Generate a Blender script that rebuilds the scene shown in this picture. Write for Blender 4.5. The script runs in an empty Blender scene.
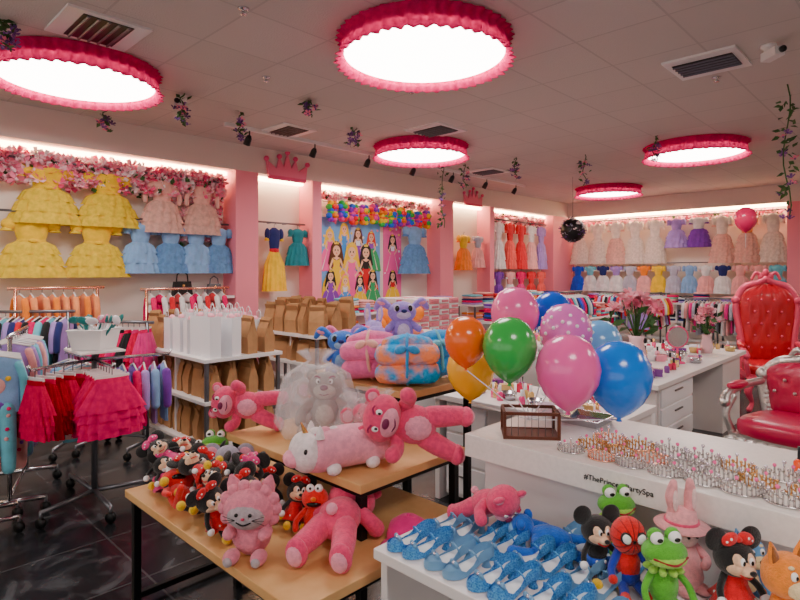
import bpy, math, random
from mathutils import Matrix, Vector, Euler
R=random.Random(7)
sin,cos,pi=math.sin,math.cos,math.pi
TH=math.radians(44)
def P(l,d):   # floor plan: metres right / metres ahead of the doorway where the photographer stood
    return (cos(TH)*l-sin(TH)*d, sin(TH)*l+cos(TH)*d)
def lin(c):
    m=sum(c)/3; c=[min(255,max(0,m+1.22*(x-m)-.02*(max(c)-min(c)))) for x in c]
    return tuple(((x/255)/12.92 if x/255<=.04045 else ((x/255+.055)/1.055)**2.4) for x in c)
MC={}
def mat(name,rgb=(200,200,200),rough=.6,metal=0,bump=0,bs=60,var=0,vs=8,emit=0,sheen=0,coat=0,rgb2=None,alpha=1,trans=0):
    if name in MC: return MC[name]
    m=bpy.data.materials.new(name); m.use_nodes=True
    nt=m.node_tree; b=nt.nodes['Principled BSDF']
    c=lin(rgb)+(1,)
    b.inputs['Base Color'].default_value=c
    b.inputs['Roughness'].default_value=rough
    b.inputs['Metallic'].default_value=metal
    b.inputs['Sheen Weight'].default_value=sheen
    b.inputs['Coat Weight'].default_value=coat
    b.inputs['Alpha'].default_value=alpha
    b.inputs['Transmission Weight'].default_value=trans
    if emit:
        b.inputs['Emission Color'].default_value=c; b.inputs['Emission Strength'].default_value=emit
    tc=nt.nodes.new('ShaderNodeTexCoord')
    if var or rgb2:
        n=nt.nodes.new('ShaderNodeTexNoise'); n.inputs['Scale'].default_value=vs; n.inputs['Detail'].default_value=3
        nt.links.new(tc.outputs['Object'],n.inputs['Vector'])
        r=nt.nodes.new('ShaderNodeValToRGB')
        c2=lin(rgb2) if rgb2 else tuple(x*(1-var) for x in c[:3])
        r.color_ramp.elements[0].color=tuple(c2)+(1,); r.color_ramp.elements[1].color=c
        r.color_ramp.elements[0].position=.4; r.color_ramp.elements[1].position=.6
        nt.links.new(n.outputs['Fac'],r.inputs['Fac']); nt.links.new(r.outputs['Color'],b.inputs['Base Color'])
    if bump:
        n=nt.nodes.new('ShaderNodeTexNoise'); n.inputs['Scale'].default_value=bs; n.inputs['Detail'].default_value=4
        nt.links.new(tc.outputs['Object'],n.inputs['Vector'])
        bp=nt.nodes.new('ShaderNodeBump'); bp.inputs['Strength'].default_value=bump; bp.inputs['Distance'].default_value=.02
        nt.links.new(n.outputs['Fac'],bp.inputs['Height']); nt.links.new(bp.outputs['Normal'],b.inputs['Normal'])
    MC[name]=m; return m
def sheer(name,rgb,k=.5):
    if name in MC: return MC[name]
    m=bpy.data.materials.new(name); m.use_nodes=True; nt=m.node_tree
    for n in list(nt.nodes):
        if n.type=='BSDF_PRINCIPLED': nt.nodes.remove(n)
    out=[n for n in nt.nodes if n.type=='OUTPUT_MATERIAL'][0]
    d=nt.nodes.new('ShaderNodeBsdfDiffuse'); t=nt.nodes.new('ShaderNodeBsdfTranslucent'); x=nt.nodes.new('ShaderNodeMixShader')
    tc=nt.nodes.new('ShaderNodeTexCoord'); nz=nt.nodes.new('ShaderNodeTexNoise'); nz.inputs['Scale'].default_value=25; nt.links.new(tc.outputs['Object'],nz.inputs['Vector'])
    r=nt.nodes.new('ShaderNodeValToRGB'); c=lin(rgb); r.color_ramp.elements[0].color=tuple(q*.8 for q in c)+(1,); r.color_ramp.elements[1].color=c+(1,); r.color_ramp.elements[0].position=.35; r.color_ramp.elements[1].position=.65
    nt.links.new(nz.outputs['Fac'],r.inputs['Fac'])
    for s in(d,t): nt.links.new(r.outputs['Color'],s.inputs['Color'])
    x.inputs[0].default_value=k; nt.links.new(d.outputs[0],x.inputs[1]); nt.links.new(t.outputs[0],x.inputs[2]); nt.links.new(x.outputs[0],out.inputs['Surface'])
    MC[name]=m; return m
def cloth(n,rgb,**k): return mat(n+'_fabric',rgb,rough=.85,bump=.25,bs=120,var=.18,vs=10,sheen=.2,**k)
def plushm(n,rgb): return mat(n+'_plush',rgb,rough=.95,bump=.45,bs=110,var=.15,vs=30,sheen=.3)

class B:
    def __init__(s,name): s.name=name; s.v=[];s.f=[];s.mi=[];s.sm=[];s.mats=[];s.T=Matrix()
    def m(s,mt):
        if mt not in s.mats: s.mats.append(mt)
        return s.mats.index(mt)
    def add(s,vs,fs,mt,smooth=True,T=None):
        o=len(s.v); M=s.T@T if T is not None else s.T
        s.v+= [tuple(M@Vector(v)) for v in vs]
        k=s.m(mt)
        for f in fs: s.f.append(tuple(i+o for i in f)); s.mi.append(k); s.sm.append(smooth)
    def box(s,c,d,mt,rot=(0,0,0),taper=1):
        x,y,z=[k/2 for k in d]; t=taper
        vs=[(-x,-y,-z),(x,-y,-z),(x,y,-z),(-x,y,-z),(-x*t,-y*t,z),(x*t,-y*t,z),(x*t,y*t,z),(-x*t,y*t,z)]
        fs=[(0,3,2,1),(4,5,6,7),(0,1,5,4),(1,2,6,5),(2,3,7,6),(3,0,4,7)]
        s.add(vs,fs,mt,False,Matrix.Translation(c)@Euler(rot).to_matrix().to_4x4())
    def bx(s,x0,x1,y0,y1,z0,z1,mt): s.box(((x0+x1)/2,(y0+y1)/2,(z0+z1)/2),(x1-x0,y1-y0,z1-z0),mt)
    def ell(s,c,r,mt,rot=(0,0,0),n=16,k=10,pw=1):
        if not hasattr(r,'__len__'): r=(r,r,r)
        def q(a): return math.copysign(abs(a)**pw,a)
        vs=[(0,0,r[2])]
        for i in range(1,k):
            a=pi*i/k
            for j in range(n):
                b=2*pi*j/n
                vs.append((r[0]*q(sin(a))*q(cos(b)),r[1]*q(sin(a))*q(sin(b)),r[2]*q(cos(a))))
        vs.append((0,0,-r[2])); L=len(vs)-1
        fs=[(0,1+j,1+(j+1)%n) for j in range(n)]
        for i in range(k-2):
            for j in range(n):
                a=1+i*n+j;b=1+i*n+(j+1)%n
                fs.append((a,a+n,b+n,b))
        o=1+(k-2)*n
        fs+=[(L,o+(j+1)%n,o+j) for j in range(n)]
        s.add(vs,fs,mt,True,Matrix.Translation(c)@Euler(rot).to_matrix().to_4x4())
    def lathe(s,prof,mt,c=(0,0,0),n=24,sx=1,sy=1,k=0,ph=0,rot=(0,0,0),cap=(0,0),smooth=True):
        vs=[];fs=[]
        for p in prof:
            r,z=p[0],p[1]; a=p[2] if len(p)>2 else 0
            for j in range(n):
                b=2*pi*j/n; q=r*(1+a*sin(k*b+ph)+a*.4*sin(k*.5//1*b+2*ph))
                vs.append((q*cos(b)*sx,q*sin(b)*sy,z))
        for i in range(len(prof)-1):
            for j in range(n):
                a=i*n+j;b=i*n+(j+1)%n
                fs.append((a,b,b+n,a+n))
        if cap[0]: fs.append(tuple(range(n))[::-1])
        if cap[1]: fs.append(tuple((len(prof)-1)*n+j for j in range(n)))
        s.add(vs,fs,mt,smooth,Matrix.Translation(c)@Euler(rot).to_matrix().to_4x4())
    def tube(s,pts,rad,mt,n=8,cap=True):
        pts=[Vector(p) for p in pts]
        if not hasattr(rad,'__len__'): rad=[rad]*len(pts)
        vs=[];fs=[];nn=None
        for i,p in enumerate(pts):
            t=(pts[min(i+1,len(pts)-1)]-pts[max(i-1,0)]).normalized()
            if nn is None:
                nn=t.cross(Vector((0,0,1)))
                if nn.length<.1: nn=t.cross(Vector((1,0,0)))
            nn=(nn-t*nn.dot(t)).normalized(); bb=t.cross(nn)
            for j in range(n):
                a=2*pi*j/n; vs.append(tuple(p+(nn*cos(a)+bb*sin(a))*rad[i]))
        for i in range(len(pts)-1):
            for j in range(n):
                a=i*n+j;b=i*n+(j+1)%n; fs.append((a,b,b+n,a+n))
        if cap: fs.append(tuple(range(n))[::-1]); fs.append(tuple((len(pts)-1)*n+j for j in range(n)))
        s.add(vs,fs,mt,True)
    def limb(s,pts,rad,mt,n=12):
        P_=[Vector(p) for p in pts]; out=[];rr=[]
        N=8
        for i in range(N*(len(P_)-1)+1):
            t=i/N; a=min(int(t),len(P_)-2); f=t-a
            p0=P_[max(a-1,0)];p1=P_[a];p2=P_[a+1];p3=P_[min(a+2,len(P_)-1)]
            q=.5*((2*p1)+(p2-p0)*f+(2*p0-5*p1+4*p2-p3)*f*f+(3*p1-p0-3*p2+p3)*f**3)
            out.append(q); rr.append(rad[a]*(1-f)+rad[a+1]*f)
        d0=(out[0]-out[1]).normalized(); d1=(out[-1]-out[-2]).normalized()
        pre=[(out[0]+d0*rr[0]*k,rr[0]*math.sqrt(max(0,1-k*k))) for k in(.98,.8,.5)]
        post=[(out[-1]+d1*rr[-1]*k,rr[-1]*math.sqrt(max(0,1-k*k))) for k in(.5,.8,.98)]
        s.tube([p for p,_ in pre]+out+[p for p,_ in post],[r for _,r in pre]+rr+[r for _,r in post],mt,n)
    def poly(s,pts,mt,th=.01,T=None):
        n=len(pts)
        vs=[(x,-th/2,z) for x,z in pts]+[(x,th/2,z) for x,z in pts]
        fs=[tuple(range(n)),tuple(range(n,2*n))[::-1]]+[(i,i+n,(i+1)%n+n,(i+1)%n) for i in range(n)]
        s.add(vs,fs,mt,False,T)
    def done(s,loc=(0,0,0),rot=(0,0,0),sc=1,bevel=0,parent=None,rest=None):
        me=bpy.data.meshes.new(s.name); me.from_pydata(s.v,[],s.f)
        for mt in s.mats: me.materials.append(mt)
        me.polygons.foreach_set('material_index',s.mi); me.polygons.foreach_set('use_smooth',s.sm); me.update()
        o=bpy.data.objects.new(s.name,me); bpy.context.collection.objects.link(o)
        if rest is not None:   # rest the object's lowest point on a surface height
            M=Euler(rot).to_matrix(); lo=min((M@Vector(v)).z for v in s.v)*sc
            loc=(loc[0],loc[1],rest-lo)
        o.location=loc; o.rotation_euler=rot; o.scale=(sc,)*3
        if bevel:
            md=o.modifiers.new('bevel','BEVEL'); md.width=bevel; md.segments=2; md.limit_method='ANGLE'; md.angle_limit=1.0
        if parent: o.parent=parent
        return o

# ---------------- materials
white=mat('white_laminate',(238,235,235),rough=.35,var=.03,vs=3)
wallw=mat('painted_wall',(238,228,220),rough=.8,bump=.05,bs=200)
pinkw=mat('pink_paint',(238,152,168),rough=.6,bump=.05,bs=150)
black=mat('black_metal',(18,18,20),rough=.4,metal=.5)
dark=mat('dark_plastic',(14,14,16),rough=.4)
chrome=mat('chrome',(200,200,205),rough=.2,metal=1)
steel=mat('grey_metal',(120,120,125),rough=.35,metal=.8)
wood=mat('birch_board',(214,176,128),rough=.5,rgb2=(202,160,112),vs=6)
gold=mat('gold',(240,200,140),rough=.25,metal=1)
rgold=mat('rose_gold',(235,185,165),rough=.25,metal=1)
silver=mat('antique_silver',(210,208,205),rough=.28,metal=.9,bump=.3,bs=60)
kraft=mat('kraft_paper',(180,140,102),rough=.8,var=.12,vs=12)
kraft2=mat('kraft_paper_dark',(156,118,84),rough=.8,var=.12,vs=12)
paperw=mat('white_paper',(243,243,247),rough=.6)
leaf=mat('leaf_green',(60,100,50),rough=.6,var=.4,vs=20)
eyew=mat('eye_white',(250,250,250),rough=.3)
eyeb=mat('eye_black',(8,8,8),rough=.15)
def floor_mat():
    m=bpy.data.materials.new('slate_tile'); m.use_nodes=True; nt=m.node_tree; b=nt.nodes['Principled BSDF']
    tc=nt.nodes.new('ShaderNodeTexCoord'); br=nt.nodes.new('ShaderNodeTexBrick')
    br.offset=0; br.inputs['Scale'].default_value=1; br.inputs['Brick Width'].default_value=.6; br.inputs['Row Height'].default_value=.6
    br.inputs['Mortar Size'].default_value=.006
    br.inputs['Color1'].default_value=(.011,.012,.014,1); br.inputs['Color2'].default_value=(.016,.017,.020,1); br.inputs['Mortar'].default_value=(.055,.055,.06,1)
    nt.links.new(tc.outputs['Object'],br.inputs['Vector'])
    n=nt.nodes.new('ShaderNodeTexNoise'); n.inputs['Scale'].default_value=4; n.inputs['Detail'].default_value=8; n.inputs['Distortion'].default_value=1.5
    nt.links.new(tc.outputs['Object'],n.inputs['Vector'])
    mx=nt.nodes.new('ShaderNodeMix'); mx.data_type='RGBA'; mx.blend_type='ADD'
    rp=nt.nodes.new('ShaderNodeValToRGB'); rp.color_ramp.elements[0].position=.5; rp.color_ramp.elements[1].position=.72; rp.color_ramp.elements[1].color=(.06,.062,.068,1)
    nt.links.new(n.outputs['Fac'],rp.inputs['Fac'])
    mx.inputs[0].default_value=1; nt.links.new(br.outputs['Color'],mx.inputs[6]); nt.links.new(rp.outputs['Color'],mx.inputs[7])
    nt.links.new(mx.outputs[2],b.inputs['Base Color']); b.inputs['Roughness'].default_value=.22
    bp=nt.nodes.new('ShaderNodeBump'); bp.inputs['Strength'].default_value=.15; nt.links.new(n.outputs['Fac'],bp.inputs['Height']); nt.links.new(bp.outputs['Normal'],b.inputs['Normal'])
    return m
def ceil_mat():
    m=bpy.data.materials.new('acoustic_tile'); m.use_nodes=True; nt=m.node_tree; b=nt.nodes['Principled BSDF']
    tc=nt.nodes.new('ShaderNodeTexCoord'); br=nt.nodes.new('ShaderNodeTexBrick')
    br.offset=0; br.inputs['Scale'].default_value=1; br.inputs['Brick Width'].default_value=.61; br.inputs['Row Height'].default_value=.61
    br.inputs['Mortar Size'].default_value=.008
    br.inputs['Color1'].default_value=(.64,.58,.545,1); br.inputs['Color2'].default_value=(.68,.615,.58,1); br.inputs['Mortar'].default_value=(.55,.50,.47,1)
    nt.links.new(tc.outputs['Object'],br.inputs['Vector'])
    nt.links.new(br.outputs['Color'],b.inputs['Base Color']); b.inputs['Roughness'].default_value=.9
    n=nt.nodes.new('ShaderNodeTexNoise'); n.inputs['Scale'].default_value=90; n.inputs['Detail'].default_value=6
    nt.links.new(tc.outputs['Object'],n.inputs['Vector'])
    bp=nt.nodes.new('ShaderNodeBump'); bp.inputs['Strength'].default_value=.4; bp.inputs['Distance'].default_value=.01
    nt.links.new(n.outputs['Fac'],bp.inputs['Height']); nt.links.new(bp.outputs['Normal'],b.inputs['Normal'])
    return m
# ---------------- room shell
U0,U1,V0,V1,H=-6.6,4.2,-3.5,12.5,3.2
def slab(name,x0,x1,y0,y1,z0,z1,m):
    b=B(name); b.bx(x0,x1,y0,y1,z0,z1,m); return b.done()
slab('floor',U0-.2,U1+.2,V0-.2,V1+.2,-.1,0,floor_mat())
slab('ceiling',U0-.2,U1+.2,V0-.2,V1+.2,H,H+.1,ceil_mat())
slab('wall_left',U0-.15,U0,V0,V1,0,H,wallw)
slab('wall_back',U0-.15,U1,V1,V1+.15,0,H,wallw)
slab('wall_right',U1,U1+.15,V0,V1,0,H,wallw)
b=B('wall_front'); b.bx(U0,U1,V0-.15,V0,2.75,H,wallw); b.bx(U0,U0+.4,V0-.15,V0,0,2.75,wallw); b.bx(U1-.4,U1,V0-.15,V0,0,2.75,wallw); b.bx(U0+.4,U1-.4,V0-.15,V0,0,.35,wallw); b.done()  # large unseen opening added behind the camera to let world light in
b=B('added_window_1')  # frame of the added front opening, out of view
for i in range(6):
    x=U0+.42+i*(U1-U0-.84)/5; b.bx(x-.03,x+.03,V0-.11,V0-.04,.35,2.75,black)
b.bx(U0+.4,U1-.4,V0-.11,V0-.04,.35,.41,black); b.bx(U0+.4,U1-.4,V0-.11,V0-.04,2.69,2.75,black); b.done()
soff=mat('soffit_paint',(228,216,210),rough=.8)
slab('trim_1',U0,U0+.3,V0,V1,2.87,H,soff)
slab('trim_2',U0+.3,U1,V1-.3,V1,2.87,H,soff)
slab('baseboard_left',U0,U0+.02,V0,V1,0,.12,white)
slab('baseboard_back',U0,U1,V1-.02,V1,0,.12,white)
for i,(a,b_) in enumerate([(3.58,3.90),(4.76,4.92),(7.53,7.89),(9.03,9.17),(11.5,12.5)]):
    slab('trim_%d'%(i+3),U0,U0+.31,a,b_,0,2.87,pinkw)
slab('trim_9',-2.0,-1.6,V1-.35,V1,0,2.87,pinkw)
warm=mat('cove_led',(255,222,182),emit=22)
for i,(a,b_) in enumerate([(-3,3.57),(3.92,4.75),(4.93,7.52),(7.9,9.02),(9.18,11.49)]):
    slab('cove_light',U0+.03,U0+.11,a,b_,2.82,2.86,warm)
slab('cove_light',-6.2,-2.02,V1-.25,V1-.14,2.82,2.86,warm)
slab('cove_light',-1.58,3.9,V1-.25,V1-.14,2.82,2.86,warm)

glow=mat('light_diffuser',(255,246,240),emit=16)
skirt=sheer('pink_skirt_fabric',(208,58,112),.12)
def ringlight(u,v):
    b=B('ceiling_ring_light')
    b.lathe([(.575,0,.0),(.60,-.015,.02),(.56,-.035,.015),(.572,-.12,.02),(.558,-.135,.01),(.60,-.17,.035)],skirt,n=240,k=48)
    b.lathe([(.55,-.11),(.2,-.117),(.002,-.118)],glow,n=64)
    b.lathe([(.55,-.09),(.002,-.09)],white,n=64)
    b.done((u,v,H))
for u,v in [(-2.56,2.89),(-4.84,1.40),(-4.74,5.29),(-2.23,7.65),(-4.53,10.36),(.6,.6),(1.2,4.6),(-2.3,-2.0),(1.3,8.8)]: ringlight(u,v)  # rings outside the view are added to light the room

def vent(l,d,s=.6):
    b=B('ceiling_vent'); h=s/2
    b.box((0,0,-.008),(s,s,.016),white)
    b.box((0,0,-.018),(s*.82,s*.6,.006),dark)
    for i in range(5): b.box((0,(-.24+.12*i)*s,-.026),(s*.82,.03*s,.012),steel,rot=(.5,0,0))
    u,v=P(l,d); b.done((u,v,H))
vent(-1.98,3.68,.5); vent(2.35,4.29,.5); vent(.4,6.3,.5); vent(1.4,8.9,.5); vent(-1.25,6.3,.45)
def seccam(l,d):
    b=B('security_camera'); b.lathe([(.05,0),(.05,-.02),(.03,-.03),(.03,-.06)],white,n=16,cap=(1,1)); b.box((0,-.04,-.08),(.07,.15,.06),white); b.lathe([(.022,0),(.022,.02)],dark,c=(0,-.13,-.08),rot=(pi/2,0,0),cap=(1,1),n=12)
    u,v=P(l,d); b.done((u,v,H),(0,0,.8))
seccam(-1.98,5.1); seccam(2.6,3.95)
def sprinkler(l,d):
    b=B('fire_sprinkler'); b.lathe([(.035,0),(.03,-.008),(.01,-.01),(.01,-.03),(.022,-.032),(.022,-.036)],chrome,n=16,cap=(1,1)); u,v=P(l,d); b.done((u,v,H))
sprinkler(-.95,3.4); sprinkler(2.6,4.6); sprinkler(.1,4.9); sprinkler(-1.1,4.6)

# ---------------- flowers / vines
def blossom(b,c,r,m1,m2,ax=None):
    rot=(R.uniform(-.8,.8)+(ax or 0),R.uniform(-.8,.8),R.uniform(0,6))
    T=Matrix.Translation(c)@Euler(rot).to_matrix().to_4x4()
    vs=[(0,0,0)];fs=[]
    for k in range(5):
        a=2*pi*k/5
        o=len(vs)
        for da,rr,z in((-.5,.6,.25),(-.3,1,.45),(.3,1,.45),(.5,.6,.25)):
            vs.append((cos(a+da)*rr*r,sin(a+da)*rr*r,z*r))
        fs.append((0,o,o+1,o+2,o+3))
    b.add(vs,fs,m1,False,T)
    b.ell(c,r*.25,m2,n=6,k=4)
fpk=[mat('petal_%d'%i,c,rough=.7) for i,c in enumerate([(250,214,222),(244,150,178),(255,240,240),(226,96,140),(248,184,198)])]
def flowerwall(name,p0,p1,z0,z1,n,cols,r=.05,out=None,ax=0):
    b=B(name)
    for i in range(n):
        t=R.random(); c=(p0[0]+(p1[0]-p0[0])*t+(out[0] if out else 0)*R.uniform(0,1),p0[1]+(p1[1]-p0[1])*t+(out[1] if out else 0)*R.uniform(0,1),R.uniform(z0,z1))
        blossom(b,c,r*R.uniform(.7,1.3),R.choice(cols),fpk[0],ax)
        if R.random()<.15:
            q=(c[0]+R.uniform(-.04,.04),c[1]+R.uniform(-.04,.04),c[2]+R.uniform(-.04,.04)); b.box(q,(.05,.05,.004),leaf,rot=(R.random()*3,R.random()*3,0))
    return b.done()
flowerwall('flower_garland',(U0+.08,.5),(U0+.08,3.48),2.48,2.77,1500,fpk[:2]+[fpk[4],fpk[1],fpk[2]]+fpk[3:4],.065,(.14,0),.6)
flowerwall('flower_garland',(U0+.08,2.9),(U0+.08,3.48),1.95,2.6,220,fpk,.055,(.07,0),.6)
flowerwall('flower_garland',(U0+.08,5.0),(U0+.08,7.45),2.66,2.77,260,fpk,.055,(.07,0))
flowerwall('flower_garland',(U0+.08,9.25),(U0+.08,11.4),2.6,2.77,220,fpk,.06,(.07,0))
flowerwall('flower_garland',(-6.1,V1-.08),(-2.1,V1-.08),2.65,2.77,380,fpk,.065,(0,-.07))
flowerwall('flower_garland',(-1.5,V1-.08),(2,V1-.08),2.6,2.77,140,fpk,.06,(0,-.05))
vio=[mat('wisteria_%d'%i,c,rough=.7) for i,c in enumerate([(110,75,140),(150,100,170),(80,45,100)])]
def vine(l,d,L,fl=12,spread=.055):
    b=B('hanging_vine'); pts=[(.03*sin(i*.9),.03*cos(i*1.3),-L*i/10) for i in range(11)]
    b.tube(pts,.006,leaf,6)
    for i in range(int(40*max(L,.4))):
        t=R.random(); c=(R.uniform(-spread,spread),R.uniform(-spread,spread),-L*t)
        T=Matrix.Translation(c)@Euler((R.uniform(-1,1),R.uniform(-1,1),R.uniform(0,6))).to_matrix().to_4x4()
        b.add([(0,0,0),(.02,.03,.005),(0,.075,0),(-.02,.03,.005)],[(0,1,2,3)],leaf,False,T)
    for i in range(fl):
        blossom(b,(R.uniform(-spread,spread),R.uniform(-spread,spread),-L*R.uniform(.3,1)),.035,R.choice(vio+[fpk[1]]),vio[0])
    u,v=P(l,d); b.done((u,v,H))
for l,d,L in [(-1.95,5.0,.28),(-1.6,5.6,.26),(-2.9,5.5,.22),(-.85,5.2,.16),(3.28,4.75,1.15),(.62,8.2,.95),(-.5,6.2,.2),(2.5,7.6,.4),(1.6,7.8,.3),(-2.5,3.55,.2),(.95,8.3,.35),(3.0,6.6,.3),(3.3,4.3,.25)]: vine(l,d,L)

b=B('track_light')
b.box((0,0,-.02),(.04,6.0,.04),white)
for i in range(7):
    y=-2.7+.9*i; b.tube([(0,y,-.04),(0,y,-.1)],.008,dark); b.lathe([(.02,0),(.035,-.03),(.04,-.11)],dark,c=(0,y,-.09),rot=(0,.6,0),n=14,cap=(1,1))
b.done((-5.5,6.0,H))

crownp=mat('crown_pink',(232,130,160),rough=.5)
def crown(u,v,z,s=.5):
    b=B('crown_wall_decoration')
    pts=[(-.5,-.2),(.5,-.2),(.56,.22),(.3,.05),(.22,.3),(.1,.1),(0,.42),(-.1,.1),(-.22,.3),(-.3,.05),(-.56,.22)]
    b.poly([(x*s,z_*s) for x,z_ in pts],crownp,.04)
    for x,z_ in [(.56,.24),(.22,.33),(0,.45),(-.22,.33),(-.56,.24)]: b.ell((x*s,-.01,z_*s),.03*s/.5,fpk[3],n=10,k=6)
    b.box((0,-.025,-.15*s),(s,.02,.06*s),fpk[3])
    b.done((u,v,z),(0,0,pi/2),bevel=.004)
crown(-6.275,4.33,2.93,.58); crown(-6.275,8.46,2.93,.50)

# ---------------- dresses
def dressmesh(b,w,h,top,sk,L=3,sleeve='puff',sash=None,n=64,k=14):
    bw=.25*w; ph=R.uniform(0,6); sy=.42
    b.tube([(0,0,-.02*h),(0,0,.03),(.02,0,.05),(.03,0,.03)],.003,steel,6)
    b.lathe([(bw*.35,-.01*h),(bw*.6,-.03*h),(bw,-.06*h,.01),(bw*1.02,-.16*h,.02),(bw*.86,-.32*h,.02),(bw*.74,-.40*h,.03)],top,n=n,sy=sy+.05,k=6,ph=ph)
    if sleeve=='puff':
        for s in(-1,1):
            b.ell((s*bw*1.25,0,-.12*h),(.11*w,.10*w,.10*h),top,n=12,k=8); b.lathe([(.06*w,0,.05),(.095*w,-.05*h,.14)],sk,c=(s*bw*1.35,0,-.18*h),n=24,k=5)
    elif sleeve=='long':
        for s in(-1,1): b.limb([(s*bw*.9,0,-.08*h),(s*bw*1.5,-.01,-.25*h),(s*bw*1.55,-.02,-.42*h)],[.075*w,.06*w,.05*w],top,10)
    for i in range(L):
        z0=-.38*h-.60*h*i/L; z1=z0-.60*h/L*1.15
        def rr(t): return bw*.76+(w/2-bw*.76)*min(1,t)**.5
        r0=(rr(i/L)*.93 if i else bw*.72); r1=rr((i+1)/L)*1.02
        b.lathe([(r0,z0,.02),((r0*.25+r1*.75),z0+(z1-z0)*.35,.06),(r1,z1+.03*h,.10),(r1*1.03,z1,.13)],sk,n=n,sy=sy,k=k,ph=ph+i*1.3)
    if sash: b.lathe([(bw*.8,-.36*h),(bw*.86,-.39*h),(bw*.8,-.42*h)],sash,n=n,sy=sy+.08); b.ell((0,-bw*.45,-.39*h),(.07*w,.03*w,.035*h),sash,n=10,k=6)
def dress(loc,rz,w,h,top,sk,name='tutu_dress',**k):
    b=B(name); dressmesh(b,w,h,top,sk,**k); b.done(loc,(0,0,rz))
yel=cloth('yellow',(250,205,50)); yel2=sheer('pale_yellow_tulle',(252,220,95),.25); pk=cloth('peach_pink',(242,192,180)); pk2=sheer('peach_tulle',(246,204,192),.25); blu=cloth('powder_blue',(148,185,226)); blu2=sheer('blue_tulle',(135,175,220),.25)
cream=sheer('cream_tulle',(253,242,232),.3); creamt=cloth('cream',(250,238,226)); blush=cloth('blush',(243,182,180)); teal=cloth('teal',(20,125,135)); red=cloth('red',(210,25,50)); hot=sheer('hot_pink_tulle',(246,50,125),.15); hotd=sheer('deep_pink_tulle',(225,30,100),.15); plum=sheer('plum_tulle',(185,25,60),.15)
lil=cloth('lilac',(180,155,218)); aqua=cloth('aqua',(130,205,222)); navy=cloth('navy',(30,42,105)); orange=cloth('orange',(245,140,40)); mint=cloth('mint',(160,226,196)); greyc=cloth('silver_grey',(190,190,205)); whitec=cloth('white',(240,238,238)); purple=cloth('purple',(125,65,170)); peach=cloth('peach',(245,160,108)); magenta=cloth('magenta',(225,40,140)); royal=cloth('royal_blue',(35,85,205)); coral=cloth('coral',(245,105,100)); blk=cloth('black',(15,15,18))
UW=U0+.185
for v,z in [(1.57,2.66),(2.14,2.66),(1.44,2.13),(2.03,2.13)]: dress((UW,v,z),pi/2,.60,.58,yel,yel2,sash=yel)
for v in (2.72,3.2): dress((UW,v,2.65),pi/2,.50,.60,pk,pk2,sleeve='long')
for v in (2.48,2.82,3.13,3.42): dress((UW,v,2.15),pi/2,.44,.56,blu,blu2 if v in(2.82,3.42) else blu)
dress((UW,4.22,2.2),pi/2,.34,.8,navy,yel,sash=red,L=1)
dress((UW,4.6,2.2),pi/2,.38,.5,teal,teal,L=2)
dress((UW,7.0,2.38),pi/2,.66,.8,blu,blu2,L=3)
dress((UW,8.35,2.3),pi/2,.45,.65,yel,orange,L=2); dress((UW,8.8,2.3),pi/2,.4,.6,greyc,blush,L=2)
for i,(t,s) in enumerate([(whitec,whitec),(red,coral),(red,red),(whitec,blush),(lil,lil)]): dress((UW,9.5+i*.42,2.62),pi/2,.42,.95,t,s,name='princess_gown')
for i,(t,s) in enumerate([(purple,purple),(blush,whitec),(hot,magenta),(red,red),(coral,coral)]): dress((UW,9.5+i*.42,1.62),pi/2,.4,.7,t,s,name='princess_gown')
VB=V1-.30
row=[(creamt,cream),(creamt,cream),(creamt,pk2),(creamt,cream),(creamt,cream),(lil,lil),(whitec,purple),(creamt,pk2),(peach,pk2),(creamt,cream)]
for i,(t,s) in enumerate(row):
    dress((-6.0+i*.42,VB,2.70),0,.44,.92 if i not in(5,6) else .6,t,s,name='tulle_gown',L=4)
row=[royal,aqua,navy,lil,greyc,orange,yel,greyc,blu,whitec,navy,blush,blush,aqua]
for i,c in enumerate(row): dress((-6.05+i*.30,VB,1.74),0,.34,.55,c,R.choice([c,whitec,c,blush]),name='party_dress',L=2,sleeve='puff')
for i in range(8): dress((-1.3+i*.45,VB,2.6),0,.4,.9,creamt,cream,name='tulle_gown')

def rod(p0,p1,z,name='garment_rail',off=.15):
    b=B(name); b.tube([(p0[0],p0[1],z),(p1[0],p1[1],z)],.012,steel); 
    n=4
    for i in range(n):
        t=(i+.1)/(n-.8); x=p0[0]+(p1[0]-p0[0])*t; y=p0[1]+(p1[1]-p0[1])*t
        dx,dy=((-off,0) if p0[0]==p1[0] else (0,off))
        b.tube([(x,y,z),(x+dx,y+dy,z)],.008,steel)
    b.done()
rod((UW,3.94),(UW,4.72),2.26); rod((UW,9.2),(UW,11.4),2.66); rod((UW,9.2),(UW,11.4),1.67); rod((-6.2,VB),(-2.05,VB),2.75,off=.29); rod((-6.2,VB),(-2.05,VB),1.79,off=.29); rod((UW,1.1),(UW,3.55),2.71); rod((UW,1.1),(UW,3.55),2.19)

rb=[mat('rainbow_%d'%i,c,rough=.5) for i,c in enumerate([(240,40,60),(250,140,30),(250,220,40),(60,190,90),(50,120,230),(150,60,200),(250,80,160)])]
b=B('rainbow_pom_garland')
for i in range(11):
    for j in range(2):
        y=5.25+i*.21; z=2.56-.13*j+.02*sin(i*2)
        for q in range(6):
            a=q*pi/3; b.ell((U0+.14,y+.06*cos(a),z+.06*sin(a)),(.06,.045,.045),rb[(i+q+j)%7],n=8,k=6)
        b.ell((U0+.18,y,z),(.06,.04,.04),rb[(i*3+j)%7],n=8,k=6)
b.tube([(U0+.1,5.1,2.64),(U0+.1,6.3,2.60),(U0+.1,7.5,2.64)],.006,steel)
b.done()

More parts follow.
